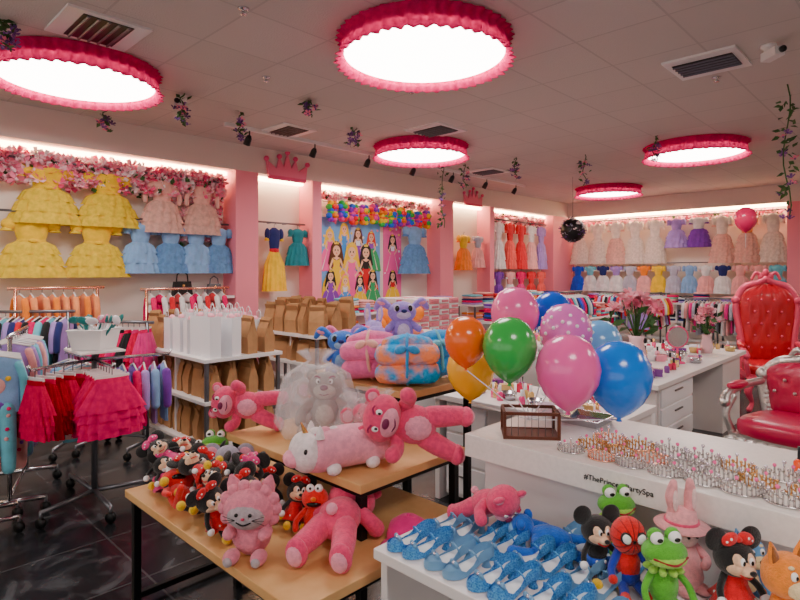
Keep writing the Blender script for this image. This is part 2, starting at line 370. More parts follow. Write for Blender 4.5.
# princess poster (flat printed panel)
def flat(b,pts,m,y): b.add([(x,y,z) for x,z in pts],[tuple(range(len(pts)))],m,False)
def circ(x,z,rx,rz,n=14): return [(x+rx*cos(2*pi*i/n),z+rz*sin(2*pi*i/n)) for i in range(n)]
pm=lambda n,c: mat('print_'+n,c,rough=.45)
skin=pm('skin',(240,200,172)) 
def poster(name,v0,v1,z0,z1,bg,figs,seed=1):
    b=B(name); w=v1-v0;h=z1-z0
    b.box((0,.006,0),(w,.01,h),pm('bg%d'%seed,bg))
    rr=random.Random(seed)
    if w>.8:
        cs=pm('castle',(190,205,240)); ro=pm('roof',(120,120,200))
        for x,ww,hh in [(-.3,.09,.9),(-.12,.08,1.15),(.05,.1,1.3),(.22,.08,1.1),(.36,.09,.95)]:
            flat(b,[(x-ww/2,-h*.4),(x+ww/2,-h*.4),(x+ww/2,-h*.4+hh-.1),(x-ww/2,-h*.4+hh-.1)],cs,-.0003); flat(b,[(x-ww*.7,-h*.4+hh-.1),(x+ww*.7,-h*.4+hh-.1),(x,min(h*.49,-h*.4+hh+.08))],ro,-.0004)
    for q in range(40): flat(b,circ(rr.uniform(-.46,.46)*w,rr.uniform(-.1,.48)*h,.022,.022,8),pm('dot%d'%(q%3),[(255,220,120),(250,250,255),(250,150,190)][q%3]),-.0005-.00001*q)
    for k,(x,z,s,gown,top,hair) in enumerate(figs):
        y=-.002-.003*k
        N=9; bot=[(x-.36*s+.72*s*i/N,z-.62*s+(.015*s if i%2 else -.01*s)) for i in range(N+1)]
        flat(b,bot+[(x+.3*s,z-.3*s),(x+.2*s,z-.1*s),(x+.07*s,z),(x-.07*s,z),(x-.2*s,z-.1*s),(x-.3*s,z-.3*s)],gown,y)
        for q in (-.22,.2): flat(b,[(x+q*s*.25,z-.03*s),(x+(q*1.1+.015)*s,z-.58*s),(x+(q*1.1-.015)*s,z-.58*s)],pm('fold_light',(255,240,235)),y-.0001)
        flat(b,circ(x,z+.30*s,.13*s,.15*s),hair,y-.0002)
        flat(b,[(x-.13*s,z+.3*s),(x-.19*s,z+.05*s),(x-.1*s,z-.05*s),(x-.05*s,z+.1*s),(x+.05*s,z+.1*s),(x+.1*s,z+.0*s),(x+.18*s,z+.06*s),(x+.13*s,z+.3*s)],hair,y-.0004)
        flat(b,[(x-.06*s,z-.02*s),(x+.06*s,z-.02*s),(x+.1*s,z+.15*s),(x+.03*s,z+.11*s),(x-.03*s,z+.11*s),(x-.1*s,z+.15*s)],top,y-.0006)
        for e in(-1,1): 
            pts=[(x+e*.1*s,z+.15*s),(x+e*.17*s,z-.02*s),(x+e*.08*s,z-.12*s),(x+e*.055*s,z-.1*s),(x+e*.13*s,z-.02*s),(x+e*.07*s,z+.1*s)]
            flat(b,pts,skin,y-.0008)
        flat(b,[(x-.09*s,z+.15*s),(x,z+.11*s),(x+.09*s,z+.15*s),(x+.025*s,z+.17*s),(x+.025*s,z+.22*s),(x-.025*s,z+.22*s),(x-.025*s,z+.17*s)],skin,y-.001)
        flat(b,circ(x,z+.28*s,.085*s,.095*s),skin,y-.0012)
        for e in(-1,1): flat(b,circ(x+e*.032*s,z+.29*s,.014*s,.018*s,8),pm('ink',(30,20,20)),y-.0014); flat(b,circ(x+e*.05*s,z+.262*s,.012*s,.008*s,8),pm('cheek',(240,150,140)),y-.0013)
        flat(b,circ(x,z+.235*s,.02*s,.008*s,8),pm('lip',(200,30,60)),y-.0014)
        flat(b,[(x-.05*s,z+.395*s),(x+.05*s,z+.395*s),(x+.06*s,z+.45*s),(x+.025*s,z+.42*s),(x,z+.47*s),(x-.025*s,z+.42*s),(x-.06*s,z+.45*s)],pm('crown',(250,215,100)),y-.0013)
    b.done((U0+.014,(v0+v1)/2,(z0+z1)/2),(0,0,pi/2))
Y_,Bl,Rd,Gn,Pu,Pk,Br,Bk,Or,Wh=[pm(n,c) for n,c in [('yellow',(250,205,50)),('blue',(90,160,230)),('red',(205,30,45)),('green',(60,165,110)),('purple',(145,80,185)),('pink',(245,110,175)),('brown',(90,50,25)),('black',(20,15,20)),('ginger',(210,70,30)),('white',(240,240,250))]]
poster('princess_poster',5.1,6.35,.95,2.42,(130,178,230),[(-.42,.3,.6,Pk,Pk,Y_),(-.14,.40,.6,Bl,Bl,Y_),(.14,.34,.6,Pu,Wh,Br),(.42,.3,.6,Gn,Pu,Or),(-.3,.0,.85,Y_,Y_,Br),(.3,-.02,.85,Rd,Bk,Bk),(0,-.05,.95,Pk,Pk,Y_),(-.42,-.32,.6,Pu,Pu,Bk),(.44,-.32,.6,Gn,Gn,Bk),(-.14,-.38,.55,Bl,Wh,Y_),(.16,-.38,.55,Y_,Bl,Bk)],1)
poster('character_banner',6.43,6.85,1.0,2.42,(238,120,178),[(0,.25,.6,Pk,Wh,Bk),(0,-.35,.6,Y_,Rd,Bk)],2)

# ---------------- hanging clothes
def garment(b,x,y,z,ang,w,h,m1,m2=None):
    old=b.T; b.T=b.T@Matrix.Translation((x,y,z))@Matrix.Rotation(ang,4,'Z')
    b.tube([(0,0,-.04),(0,0,0),(.012,0,.018),(.026,0,.006)],.003,steel,5)
    b.tube([(-w*.42,0,-.07),(0,0,-.035),(w*.42,0,-.07)],.006,white,5)
    ph=R.uniform(0,6)
    b.lathe([(w*.12,-.05),(w*.42,-.075),(w*.5,-.12,.01),(w*.42,-.14-.1*h,.02),(w*.42,-.05-.5*h,.04),(w*.5,-.05-h,.08)],m1,n=28,sy=.16,k=7,ph=ph)
    for s in(-1,1): b.limb([(s*w*.42,0,-.1),(s*w*.56,0,-.2),(s*w*.58,0,-.32)],[.03,.03,.028],m2 or m1,8)
    b.T=old
def pyjama(b,x,y,z,ang,w,h,m1,m2):
    old=b.T; b.T=b.T@Matrix.Translation((x,y,z))@Matrix.Rotation(ang,4,'Z')
    b.tube([(0,0,-.04),(0,0,0),(.012,0,.018),(.026,0,.006)],.003,steel,5)
    b.tube([(-w*.46,0,-.065),(0,0,-.035),(w*.46,0,-.065)],.008,white,6)
    b.lathe([(w*.15,-.045),(w*.40,-.07),(w*.46,-.11),(w*.42,-.2,.02),(w*.43,-.05-.48*h,.03)],m1,n=24,sy=.17,k=5)
    for s in(-1,1):
        b.limb([(s*w*.40,0,-.1),(s*w*.50,0,-.2),(s*w*.51,0,-.36)],[.026,.024,.02],m2,8)
        b.limb([(s*w*.19,.01,-.05-.45*h),(s*w*.21,.01,-.05-.75*h),(s*w*.22,.01,-.05-.97*h)],[.05,.045,.038],m2,10)
    for q in range(9): b.ell((R.uniform(-.3,.3)*w,-w*.075,-R.uniform(.14,.38)),(.016,.006,.016),R.choice([blush,yel,hot,purple]),n=8,k=5)
    for q in range(10):
        s=R.choice((-1,1)); b.ell((s*w*.2+R.uniform(-.02,.02),-.036,-R.uniform(.5,.93)*h),(.012,.008,.012),R.choice([blush,hot,purple,whitec]),n=8,k=5)
    b.ell((0,-w*.075,-.22),(w*.17,.006,.05),R.choice([blush,yel,hot]),n=12,k=6)
    b.T=old
def tulleskirt(b,x,y,z,ang,w,h,m1,m2):
    old=b.T; b.T=b.T@Matrix.Translation((x,y,z))@Matrix.Rotation(ang,4,'Z'); ph=R.uniform(0,6)
    b.tube([(0,0,-.04),(0,0,0),(.012,0,.018),(.026,0,.006)],.003,steel,5)
    b.box((0,0,-.045),(w*.6,.01,.02),white)
    b.lathe([(w*.3,-.05),(w*.31,-.09)],m2,n=20,sy=.25)
    for i in range(4):
        b.lathe([(w*.3,-.08),(w*.42,-.08-.4*h*(1-.15*i),.06),(w*(.50+.02*i),-.08-h*(1-.15*i)+R.uniform(-.01,.01),.15)],m1,n=64,sy=.34,k=13+i,ph=ph+i*2)
    b.T=old
def clothesrow(name,p0,p1,z,h,w,cols,n,kind='g',zz=0):
    b=B(name); dx,dy=p1[0]-p0[0],p1[1]-p0[1]; ang=math.atan2(dy,dx)+pi/2
    f={'g':garment,'t':tulleskirt,'p':pyjama}[kind]
    for i in range(n):
        t=(i+.5)/n; x=p0[0]+dx*t; y=p0[1]+dy*t; c=cols[i%len(cols)]
        a=ang+R.uniform(-.14,.14)
        f(b,x,y,z,a,w*R.uniform(.9,1.05),h*R.uniform(.9,1.05),c,cols[(i+1)%len(cols)])
    return b.done()
def caster(b,x,y,m=black):
    b.tube([(x,y,.05),(x,y,.11)],.01,steel,6); b.lathe([(.0,-.014),(.032,-.014),(.035,0),(.032,.014),(0,.014)],m,c=(x,y,.035),rot=(pi/2,0,.5),n=16)
def rack(p0,p1,z,m=steel,base=.28,name='garment_rack'):
    b=B(name); d=Vector((p1[0]-p0[0],p1[1]-p0[1],0)); d.normalize(); nrm=Vector((-d.y,d.x,0))
    A=Vector((p0[0],p0[1],0)); C=Vector((p1[0],p1[1],0)); 
    b.tube([A+Vector((0,0,z)),C+Vector((0,0,z))],.014,m)
    for q in(A+d*.06,C-d*.06):
        b.tube([q+Vector((0,0,.1)),q+Vector((0,0,z))],.014,m)
        b.tube([q-nrm*base+Vector((0,0,.1)),q+nrm*base+Vector((0,0,.1))],.016,m)
        for s in(-1,1): e=q+nrm*base*s; caster(b,e.x,e.y)
    b.tube([A+d*.06+Vector((0,0,.13)),C-d*.06+Vector((0,0,.13))],.012,m)
    return b.done()
# left foreground racks: pyjamas face the aisle
rack(P(-2.86,4.3),P(-2.52,3.6),1.18,chrome,.2)
clothesrow('hanging_pyjamas',P(-2.82,4.22),P(-2.56,3.66),1.17,.78,.27,[blu,aqua,lil,blush],7,'p')
rack(P(-2.62,3.62),P(-2.40,3.32),1.14,chrome,.12)
clothesrow('hanging_pyjamas',P(-2.60,3.60),P(-2.42,3.36),1.13,.76,.27,[lil,blush,aqua,blu,aqua],4,'p')
b=B('four_way_garment_rack')
ctr=Vector((*P(-2.10,3.85),0)); 
b.tube([ctr+Vector((0,0,.1)),ctr+Vector((0,0,1.06))],.02,steel)
ENDS=[P(-1.70,4.12),P(-2.5,4.2),P(-2.26,3.42),P(-1.80,3.52)]
DIR=[]
for e_ in ENDS:
    dd=(Vector((e_[0],e_[1],0))-ctr); DIR.append(dd)
    b.tube([ctr+Vector((0,0,.1)),ctr+dd*.85+Vector((0,0,.1))],.016,steel); e=ctr+dd*.85; caster(b,e.x,e.y)
    b.tube([ctr+Vector((0,0,1.0)),ctr+dd+Vector((0,0,1.0)),ctr+dd*1.03+Vector((0,0,1.03))],.011,chrome)
b.box((ctr.x,ctr.y,1.065),(.36,.28,.012),white)
b.done()
for dd,(cols,kind,h,w_) in zip(DIR,[([lil,blu,purple,hot],'g',.42,.28),([blush,aqua,blu],'g',.5,.28),([plum,plum,hotd],'t',.34,.30),([hot,hotd,hot],'t',.34,.34)]):
    p0=(ctr.x+dd.x*.15,ctr.y+dd.y*.15); p1=(ctr.x+dd.x,ctr.y+dd.y)
    clothesrow('tulle_skirts' if kind=='t' else 'hanging_tops',p0,p1,.985,h,w_,cols,6,kind)
b=B('storage_bin'); b.lathe([(.001,0),(.14,0),(.17,.13),(.18,.135),(.17,.14),(.155,.13),(.13,.02),(.001,.02)],white,n=4,sy=.8,rot=(0,0,pi/4),smooth=False)
tl=mat('teal_plastic',(40,120,120),rough=.3)
for i in range(16):
    x,y=R.uniform(-.07,.07),R.uniform(-.05,.05); dx,dy=R.uniform(-.1,.1),R.uniform(-.06,.06); b.tube([(x,y,.03),(x+dx,y+dy,.17)],.008,R.choice([tl,paperw]),6); 
    b.ell((x+dx*1.3,y+dy*1.3,.2),(.04,.012,.028),R.choice([tl,paperw,tl,fpk[1]]),rot=(R.random(),R.random(),R.random()*3),n=10,k=6)
b.done((ctr.x,ctr.y,1.072),(0,0,TH))
rack((-5.95,1.15),(-5.95,1.95),1.45,rgold); clothesrow('hanging_cardigans',(-5.95,1.2),(-5.95,1.9),1.44,.3,.26,[peach,orange,peach],8)
clothesrow('hanging_tops',(-5.95,1.2),(-5.95,1.9),.98,.5,.28,[hot,blk,whitec,magenta],10)
b=B('garment_rail'); b.tube([(-5.95,1.2,1.0),(-5.95,1.9,1.0)],.01,rgold); b.done()
rack((-5.95,2.3),(-5.95,3.3),1.42,rgold); clothesrow('hanging_tops',(-5.95,2.35),(-5.95,3.25),1.41,.2,.24,[whitec,hot,whitec,red],9)
clothesrow('hanging_skirts',P(-2.75,5.1),P(-2.25,5.0),1.14,.45,.36,[magenta,hot,blk,hotd],9,'t'); rack(P(-2.8,5.1),P(-2.2,5.0),1.15,steel)
clothesrow('hanging_tops',P(-3.6,4.9),P(-2.95,5.0),1.24,.45,.3,[blk,hot,aqua,blk,lil,navy,red],12); rack(P(-3.65,4.9),P(-2.9,5.0),1.25,steel)
def handbag(loc,rz,m,s=1):
    b=B('handbag'); b.box((0,0,.09*s),(.24*s,.08*s,.18*s),m,taper=.8); b.tube([(-.07*s,0,.17*s),(-.06*s,0,.26*s),(0,0,.3*s),(.06*s,0,.26*s),(.07*s,0,.17*s)],.008,m,8); b.box((0,-.042*s,.13*s),(.03,.01,.03),gold); b.done(loc,(0,0,rz),bevel=.01)
slab('wall_shelf',U0+.01,U0+.32,2.7,3.56,1.28,1.31,white)
handbag((U0+.2,2.95,1.31),pi/2,dark); handbag((U0+.2,3.35,1.31),pi/2,steel,.8)
def gondola(name,u0,u1,v0,v1,levels,m=white,back=False):
    b=B(name)
    b.bx(u0+.03,u1-.03,v0+.03,v1-.03,0,.1,m)
    for z in levels: b.bx(u0,u1,v0,v1,z-.03,z,m)
    t=levels[-1]
    for x in(u0+.03,u1-.03):
        for y in(v0+.03,v1-.03): b.box((x,y,t/2),(.03,.03,t-.03),steel)
    b.bx((u0+u1)/2-.01,(u0+u1)/2+.01,v0+.05,v1-.05,.1,t-.03,m)
    return b.done(bevel=.003)
def bag(b,x,y,z,w,d,h,m,rz,tuck=False):
    old=b.T; b.T=b.T@Matrix.Translation((x,y,z))@Matrix.Rotation(rz,4,'Z')
    if tuck:
        x_,y_=w/2,d/2; hh=h*.72; j=lambda: R.uniform(-.008,.008)
        ring0=[(-x_,-y_,0),(x_,-y_,0),(x_,0,0),(x_,y_,0),(-x_,y_,0),(-x_,0,0)]
        ring1=[(-x_+j(),-y_+j(),hh*.6),(x_+j(),-y_+j(),hh*.6),(x_*.93,0,hh*.6),(x_+j(),y_+j(),hh*.6),(-x_+j(),y_+j(),hh*.6),(-x_*.93,0,hh*.6)]
        ring2=[(-x_*.98,-y_*.6,hh+j()),(x_*.98,-y_*.6,hh+j()),(x_*.7,0,hh),(x_*.98,y_*.6,hh),(-x_*.98,y_*.6,hh),(-x_*.7,0,hh)]
        tl_=R.uniform(-.02,.02)
        ring3=[(-x_*.97,-y_*.12+tl_,h+j()),(x_*.97,-y_*.12+tl_,h+j()*2),(x_*.6,tl_,h),(x_*.97,y_*.12+tl_,h+j()*2),(-x_*.97,y_*.12+tl_,h),(-x_*.6,tl_,h)]
        vs=ring0+ring1+ring2+ring3; fs=[]
        for r_ in range(3):
            for q in range(6): fs.append((r_*6+q,r_*6+(q+1)%6,r_*6+6+(q+1)%6,r_*6+6+q))
        fs.append((5,4,3,2,1,0)); fs.append((18,19,20,21,22,23)); b.add(vs,fs,m,False)
        b.box((0,-y_*.45+tl_,h*.86),(w*.94,.006,h*.16),kraft2 if m is kraft else m,rot=(.28,0,0))
    else:
        x_,y_=w/2,d/2; q=.004
        for sx,sy,dx,dy in((0,-y_,w,q),(0,y_,w,q),(-x_,0,q,d),(x_,0,q,d)): b.box((sx,sy,h/2),(dx,dy,h),m)
        b.box((0,0,.005),(w,d,.01),m)
        for s in(-1,1): b.tube([(-w*.2,s*y_,h),(-w*.18,s*y_,h+.06),(0,s*y_,h+.08),(w*.18,s*y_,h+.06),(w*.2,s*y_,h)],.003,m,5)
        b.ell((0,0,h),(w*.3,d*.3,.03),fpk[4],n=8,k=5)
    b.T=old
gondola('bag_display_shelf',-5.5,-4.2,2.12,2.85,[.2,.56,.9])
for lev,h,mt,nm in [(.2,.3,kraft,'kraft_paper_bags'),(.56,.30,kraft,'kraft_paper_bags'),(.9,.32,paperw,'white_paper_bags')]:
    b=B(nm)
    for i in range(7):
        for j in range(4):
            m_=mt
            if lev==.9 and (i<2 or (i==6 and j>1)): m_=kraft
            bag(b,-5.4+i*.182+R.uniform(-.01,.01),2.23+j*.17,lev,.145,.095,h*R.uniform(.86,1.06),m_,R.uniform(-.3,.3),tuck=(m_ is kraft))
    b.done()
gondola('bag_display_shelf',-5.3,-4.3,3.3,3.9,[.3,.7,.98])
for lev,hh in((.98,.34),(.7,.25)):
    b=B('kraft_paper_bags')
    for i in range(5):
        for j in range(3): bag(b,-5.2+i*.2,3.4+j*.18,lev,.16,.12,hh*R.uniform(.85,1.08),kraft,R.uniform(-.5,.5),True)
    b.done()
slab('display_cube',-4.8,-4.2,4.15,5.0,0,.92,white)
b=B('orange_balls')
for i in range(6): b.ell((-4.5+R.uniform(-.1,.1),4.28+i*.13,1.01+.1*(i%2)),.09,rb[1],n=16,k=10)
b.done()
def foldpile(name,x0,x1,y0,y1,z,cols,nx,ny,nz,dz=.035):
    b=B(name); wx=(x1-x0)/nx; wy=(y1-y0)/ny
    for i in range(nx):
        for j in range(ny):
            for k in range(R.randint(max(1,nz-2),nz)):
                b.ell((x0+(i+.5)*wx+R.uniform(-.01,.01),y0+(j+.5)*wy,z+dz*(k+.5)),(wx*.46,wy*.46,dz*.55),R.choice(cols),n=16,k=6,pw=.45)
    return b.done()
gondola('display_table',-5.3,-4.4,5.0,5.9,[.3,.85])
boxm=[mat('gift_box_%d'%i,c,rough=.5) for i,c in enumerate([(222,150,160),(240,240,240),(200,125,140)])]
b=B('gift_boxes')
for k in range(6):
    for i in range(4):
        for j in range(2):
            b.box((-5.1+j*.42,5.12+i*.195,.85+.07*(k+.5)),(.3,.175,.064),boxm[(k+i)%2]); b.box((-4.945+j*.42,5.12+i*.195,.85+.07*(k+.5)),(.02,.12,.03),boxm[2])
b.done(bevel=.003)
gondola('display_table',-5.5,-4.4,7.4,8.6,[.3,.8]); foldpile('folded_shirts',-5.4,-4.5,7.5,8.5,.8,[purple,navy,royal,lil,whitec,hot],3,5,8)
gondola('display_table',-5.3,-4.3,9.2,10.3,[.3,.8]); foldpile('folded_shirts',-5.2,-4.4,9.3,10.2,.8,[red,hot,whitec,blush,aqua],3,5,8)
for (a_,b_) in [(4.0,4.7),(5.0,7.45),(7.95,9.0),(9.25,11.4)]:
    gondola('wall_display_shelf',U0+.33,U0+.75,a_,b_,[.3,.7,1.02])
    foldpile('folded_clothes',U0+.36,U0+.72,a_+.03,b_-.03,1.02,[whitec,blush,hot,lil,aqua,orange,navy,red],1,max(2,int((b_-a_)/.28)),6)
    foldpile('folded_clothes',U0+.36,U0+.72,a_+.03,b_-.03,.7,[whitec,blush,hot,lil,aqua,orange,navy,red],1,max(2,int((b_-a_)/.28)),6)
for i in range(3):
    u=-5.6+i*1.3
    gondola('wall_display_shelf',u,u+1.2,11.5,11.9,[.3,.65,1.0])
    foldpile('folded_clothes',u+.05,u+1.15,11.55,11.85,1.0,[whitec,blush,hot,lil,navy,blk,mint],4,1,6); foldpile('folded_clothes',u+.05,u+1.15,11.55,11.85,.65,[whitec,blush,hot,lil,navy,blk],4,1,6)
rack((-5.0,10.9),(-3.6,10.9),1.2); clothesrow('hanging_tops',(-4.95,10.9),(-3.65,10.9),1.19,.55,.36,[navy,red,lil,whitec,blk,hot,aqua],22)
rack((-3.3,10.6),(-2.2,10.6),1.15); clothesrow('hanging_tops',(-3.25,10.6),(-2.25,10.6),1.14,.55,.36,[blk,whitec,blush,magenta,greyc],18)
rack((-4.0,7.0),(-4.0,8.2),1.3); clothesrow('hanging_tops',(-4.0,7.05),(-4.0,8.15),1.29,.5,.34,[royal,purple,hot,blk,aqua,whitec,navy],20)
rack((-3.4,8.8),(-3.4,9.9),1.25); clothesrow('hanging_tops',(-3.4,8.85),(-3.4,9.85),1.24,.5,.34,[lil,red,blk,hot,blush,whitec,yel],18)

# ---------------- tiered display
b=B('tiered_display_table')
def tier(u0,u1,v0,v1,z,legs=True):
    b.bx(u0,u1,v0,v1,z-.035,z,wood)
    b.bx(u0+.02,u1-.02,v0+.02,v1-.02,z-.06,z-.035,black)
    for x in(u0+.04,u1-.04):
        for y in(v0+.04,v1-.04): b.box((x,y,(z-.06)/2),(.035,.035,z-.06),black)
    for x in(u0+.04,u1-.04): b.box((x,(v0+v1)/2,.04),(.03,v1-v0-.1,.03),black)
tier(-2.83,-1.43,1.02,1.95,.55); tier(-2.62,-1.6,1.44,2.1,.78); tier(-2.75,-1.90,2.02,2.6,1.0)
b.done(bevel=.003)

# ---------------- plush toys
PB=plushm('bear_pink',(234,86,132)); PB2=plushm('bear_light',(248,175,196)); PG=plushm('grey',(160,150,145)); 
def face(b,y,z,es=.05,r=.016,brow=None,white_=False):
    for s in(-1,1):
        if white_: b.ell((s*es,y,z),(r*1.5,r,r*1.8),eyew,n=12,k=8); b.ell((s*es*.9,y-r*.8,z-r*.2),(r*.7,r*.5,r*.9),eyeb,n=10,k=6)
        else: b.ell((s*es,y,z),(r,r*.8,r),eyeb,n=10,k=6)
        if brow: b.limb([(s*(es-.02),y+.005,z+.04),(s*(es+.015),y+.01,z+.055),(s*(es+.04),y+.02,z+.045)],[.008,.009,.006],brow,6)
def bear(loc,rot,s,body=PB,light=PB2,nose=None,pose='sit',name='bear_plush',rest=None):
    nose=nose or mat('plum_nose',(110,30,75),rough=.6)
    b=B(name)
    b.ell((0,0,.28),(.165,.14,.2),body,n=24,k=16); b.ell((0,-.035,.27),(.13,.12,.155),light,n=20,k=12)
    b.ell((0,-.02,.56),(.2,.165,.16),body,n=24,k=16)
    b.ell((0,-.13,.52),(.125,.09,.085),light,n=16,k=12); b.ell((0,-.215,.555),(.045,.025,.03),nose,n=12,k=8)
    b.limb([(-.05,-.2,.49),(0,-.218,.475),(.05,-.2,.49)],[.006]*3,nose,6)
    face(b,-.165,.62,.07,.016,mat('brow_plum',(150,40,90),rough=.8),white_=True)
    for e in(-1,1):
        b.ell((e*.16,.0,.68),(.065,.035,.065),body,n=14,k=10); b.ell((e*.158,-.025,.68),(.042,.02,.042),light,n=12,k=8)
        if pose=='sit':
            b.limb([(e*.13,0,.40),(e*.24,-.07,.30),(e*.25,-.15,.2)],[.058,.058,.062],body)
            b.limb([(e*.08,-.03,.12),(e*.15,-.17,.09),(e*.18,-.28,.085)],[.085,.08,.07],body)
            b.ell((e*.185,-.32,.1),(.075,.055,.1),body,n=16,k=10); b.ell((e*.187,-.355,.1),(.05,.03,.07),light,n=14,k=8)
        else:
            b.limb([(e*.12,0,.40),(e*.21,-.06,.38),(e*.25,-.14,.42)],[.058,.06,.068],body)
            b.limb([(e*.09,0,.15),(e*.13,-.02,.02),(e*.16,-.02,-.10)],[.095,.09,.08],body)
            b.ell((e*.165,-.04,-.14),(.085,.11,.06),body,n=16,k=10); b.ell((e*.167,-.045,-.178),(.062,.08,.03),light,n=14,k=8)
    b.ell((0,.15,.14),.045,light,n=10,k=8)
    return b.done(loc,rot,s,rest=rest)
def mouse(loc,rot,s,body='red',bow=True,name='mouse_plush',rest=None):
    K=plushm('black',(18,17,19)); F=plushm('face',(250,214,184)); C={'red':plushm('red',(215,22,42)),'blue':plushm('blue',(50,105,215)),'pink':plushm('hotpink',(245,85,155))}[body]
    Yl=plushm('yellow',(252,205,50)); b=B(name)
    b.ell((0,0,.25),(.09,.08,.13),K,n=18,k=12)
    if bow: b.lathe([(.085,.28),(.12,.2,.05),(.17,.12,.12),(.14,.11,.1)],C,n=36,k=9)
    else: b.ell((0,0,.17),(.1,.09,.08),C,n=18,k=10)
    b.ell((0,-.005,.27),(.095,.083,.09),C if bow else K,n=16,k=10)
    b.ell((0,0,.45),(.15,.135,.135),K,n=22,k=14); b.ell((0,-.04,.425),(.125,.112,.085),F,n=20,k=12)
    for e in(-1,1): b.ell((e*.045,-.06,.475),(.05,.09,.06),F,n=14,k=10)
    b.ell((0,-.155,.42),(.055,.045,.038),F,n=12,k=8); b.ell((0,-.205,.43),(.026,.02,.02),K,n=10,k=6)
    for s_ in(-1,1): b.ell((s_*.036,-.142,.485),(.02,.014,.032),eyew,n=12,k=8); b.ell((s_*.033,-.154,.48),(.011,.008,.018),eyeb,n=10,k=6)
    b.limb([(-.055,-.145,.39),(0,-.165,.37),(.055,-.145,.39)],[.006]*3,plushm('red',(215,22,42)),6)
    for e in(-1,1):
        b.ell((e*.14,.01,.59),(.09,.028,.09),K,n=18,k=12)
        b.limb([(e*.08,0,.33),(e*.15,-.05,.26),(e*.17,-.09,.2)],[.028,.026,.026],K,8); b.ell((e*.175,-.11,.18),(.04,.035,.04),paperw,n=12,k=8)
        b.limb([(e*.05,-.02,.12),(e*.08,-.12,.06),(e*.1,-.2,.055)],[.03,.028,.028],K,8); b.ell((e*.105,-.23,.06),(.05,.06,.055),Yl,n=14,k=8)
        if bow: b.ell((e*.065,-.04,.61),(.07,.03,.048),C,rot=(0,e*.4,0),n=12,k=8); b.ell((e*.07,-.066,.62),(.012,.008,.012),eyew,n=6,k=4); b.ell((e*.10,-.06,.60),(.012,.008,.012),eyew,n=6,k=4)
        else: b.ell((e*.04,-.085,.19),(.014,.01,.018),eyew,n=8,k=5)
    if bow:
        b.ell((0,-.05,.61),.025,C,n=8,k=6)
        for q in range(9): b.ell((.135*cos(q*pi*2/9),.135*sin(q*pi*2/9),.17),.013,eyew,n=6,k=4)
    return b.done(loc,rot,s,rest=rest)
def frog(loc,rot,s,rest=None):
    G=plushm('green',(100,180,60)); G2=plushm('lightgreen',(175,225,105)); b=B('frog_plush')
    b.ell((0,0,.2),(.11,.09,.16),G,n=20,k=12)
    for q in range(9):
        a=2*pi*q/9; b.ell((.1*cos(a),.09*sin(a),.33),(.05,.03,.03),G2,rot=(0,0,a),n=8,k=6)
    b.ell((0,-.01,.45),(.17,.13,.10),G,n=24,k=14); b.ell((0,-.06,.42),(.145,.095,.06),G2,n=18,k=10)
    mth=plushm('mouthred',(150,20,30)); b.limb([(-.13,-.1,.44),(0,-.16,.415),(.13,-.1,.44)],[.008]*3,mth,6)
    for e in(-1,1):
        b.ell((e*.07,-.03,.56),(.05,.045,.05),eyew,n=16,k=10); b.ell((e*.068,-.073,.56),(.024,.01,.016),eyeb,n=10,k=6); b.ell((e*.07,-.0,.57),(.058,.048,.055),G,n=14,k=8)
        b.limb([(e*.09,0,.3),(e*.17,-.04,.2),(e*.18,-.1,.12)],[.028,.026,.028],G,8)
        b.ell((e*.18,-.12,.1),(.045,.03,.03),G2,n=10,k=6)
        b.limb([(e*.06,-.02,.08),(e*.1,-.18,.06),(e*.12,-.26,.05)],[.036,.032,.03],G,8); b.ell((e*.13,-.28,.06),(.05,.03,.065),G2,n=12,k=8)
    return b.done(loc,rot,s,rest=rest)
def fuzzy(loc,rot,s,rest=None):
    Fr=plushm('fuzzy_red',(222,30,30)); b=B('red_monster_plush')
    b.ell((0,0,.18),(.13,.11,.17),Fr,n=20,k=12); b.ell((0,-.01,.42),(.16,.13,.13),Fr,n=22,k=14)
    b.ell((0,-.10,.37),(.09,.05,.035),eyeb,n=16,k=8); b.ell((0,-.15,.43),(.035,.03,.028),plushm('orange_nose',(245,130,30)),n=12,k=8)
    for e in(-1,1):
        b.ell((e*.05,-.07,.54),.05,eyew,n=14,k=10); b.ell((e*.045,-.115,.545),.016,eyeb,n=8,k=6)
        b.limb([(e*.11,0,.28),(e*.2,-.06,.18),(e*.2,-.12,.1)],[.04,.035,.035],Fr,8); b.limb([(e*.07,0,.06),(e*.11,-.16,.05),(e*.12,-.24,.06)],[.045,.04,.045],Fr,8)
    return b.done(loc,rot,s,rest=rest)
def hero(loc,rot,s,rest=None):
    Rr=plushm('herored',(215,25,30)); Bb=plushm('heroblue',(30,60,170)); b=B('spider_hero_plush')
    b.ell((0,0,.22),(.09,.075,.14),Rr,n=18,k=12); b.ell((0,0,.14),(.088,.078,.08),Bb,n=16,k=10)
    b.ell((0,0,.44),(.13,.12,.14),Rr,n=22,k=14)
    for q in range(6):
        a=q*pi/6; b.tube([(.132*cos(a)*cos(t),-.122*sin(t),.44+.14*sin(a)*cos(t)) for t in [i*pi/10 for i in range(11)]],.0022,dark,4)
    for e in(-1,1):
        b.ell((e*.055,-.102,.46),(.042,.02,.05),dark,rot=(0,e*.5,0),n=14,k=8); b.ell((e*.055,-.112,.46),(.032,.018,.04),eyew,rot=(0,e*.5,0),n=14,k=8)
        b.limb([(e*.08,0,.31),(e*.14,-.04,.22),(e*.16,-.1,.18)],[.032,.03,.028],Bb,8); b.ell((e*.16,-.12,.17),.034,Rr,n=10,k=8)
        b.limb([(e*.05,-.02,.09),(e*.08,-.14,.06)],[.04,.036],Bb,8); b.limb([(e*.085,-.16,.06),(e*.1,-.24,.06)],[.038,.036],Rr,8)
    return b.done(loc,rot,s,rest=rest)
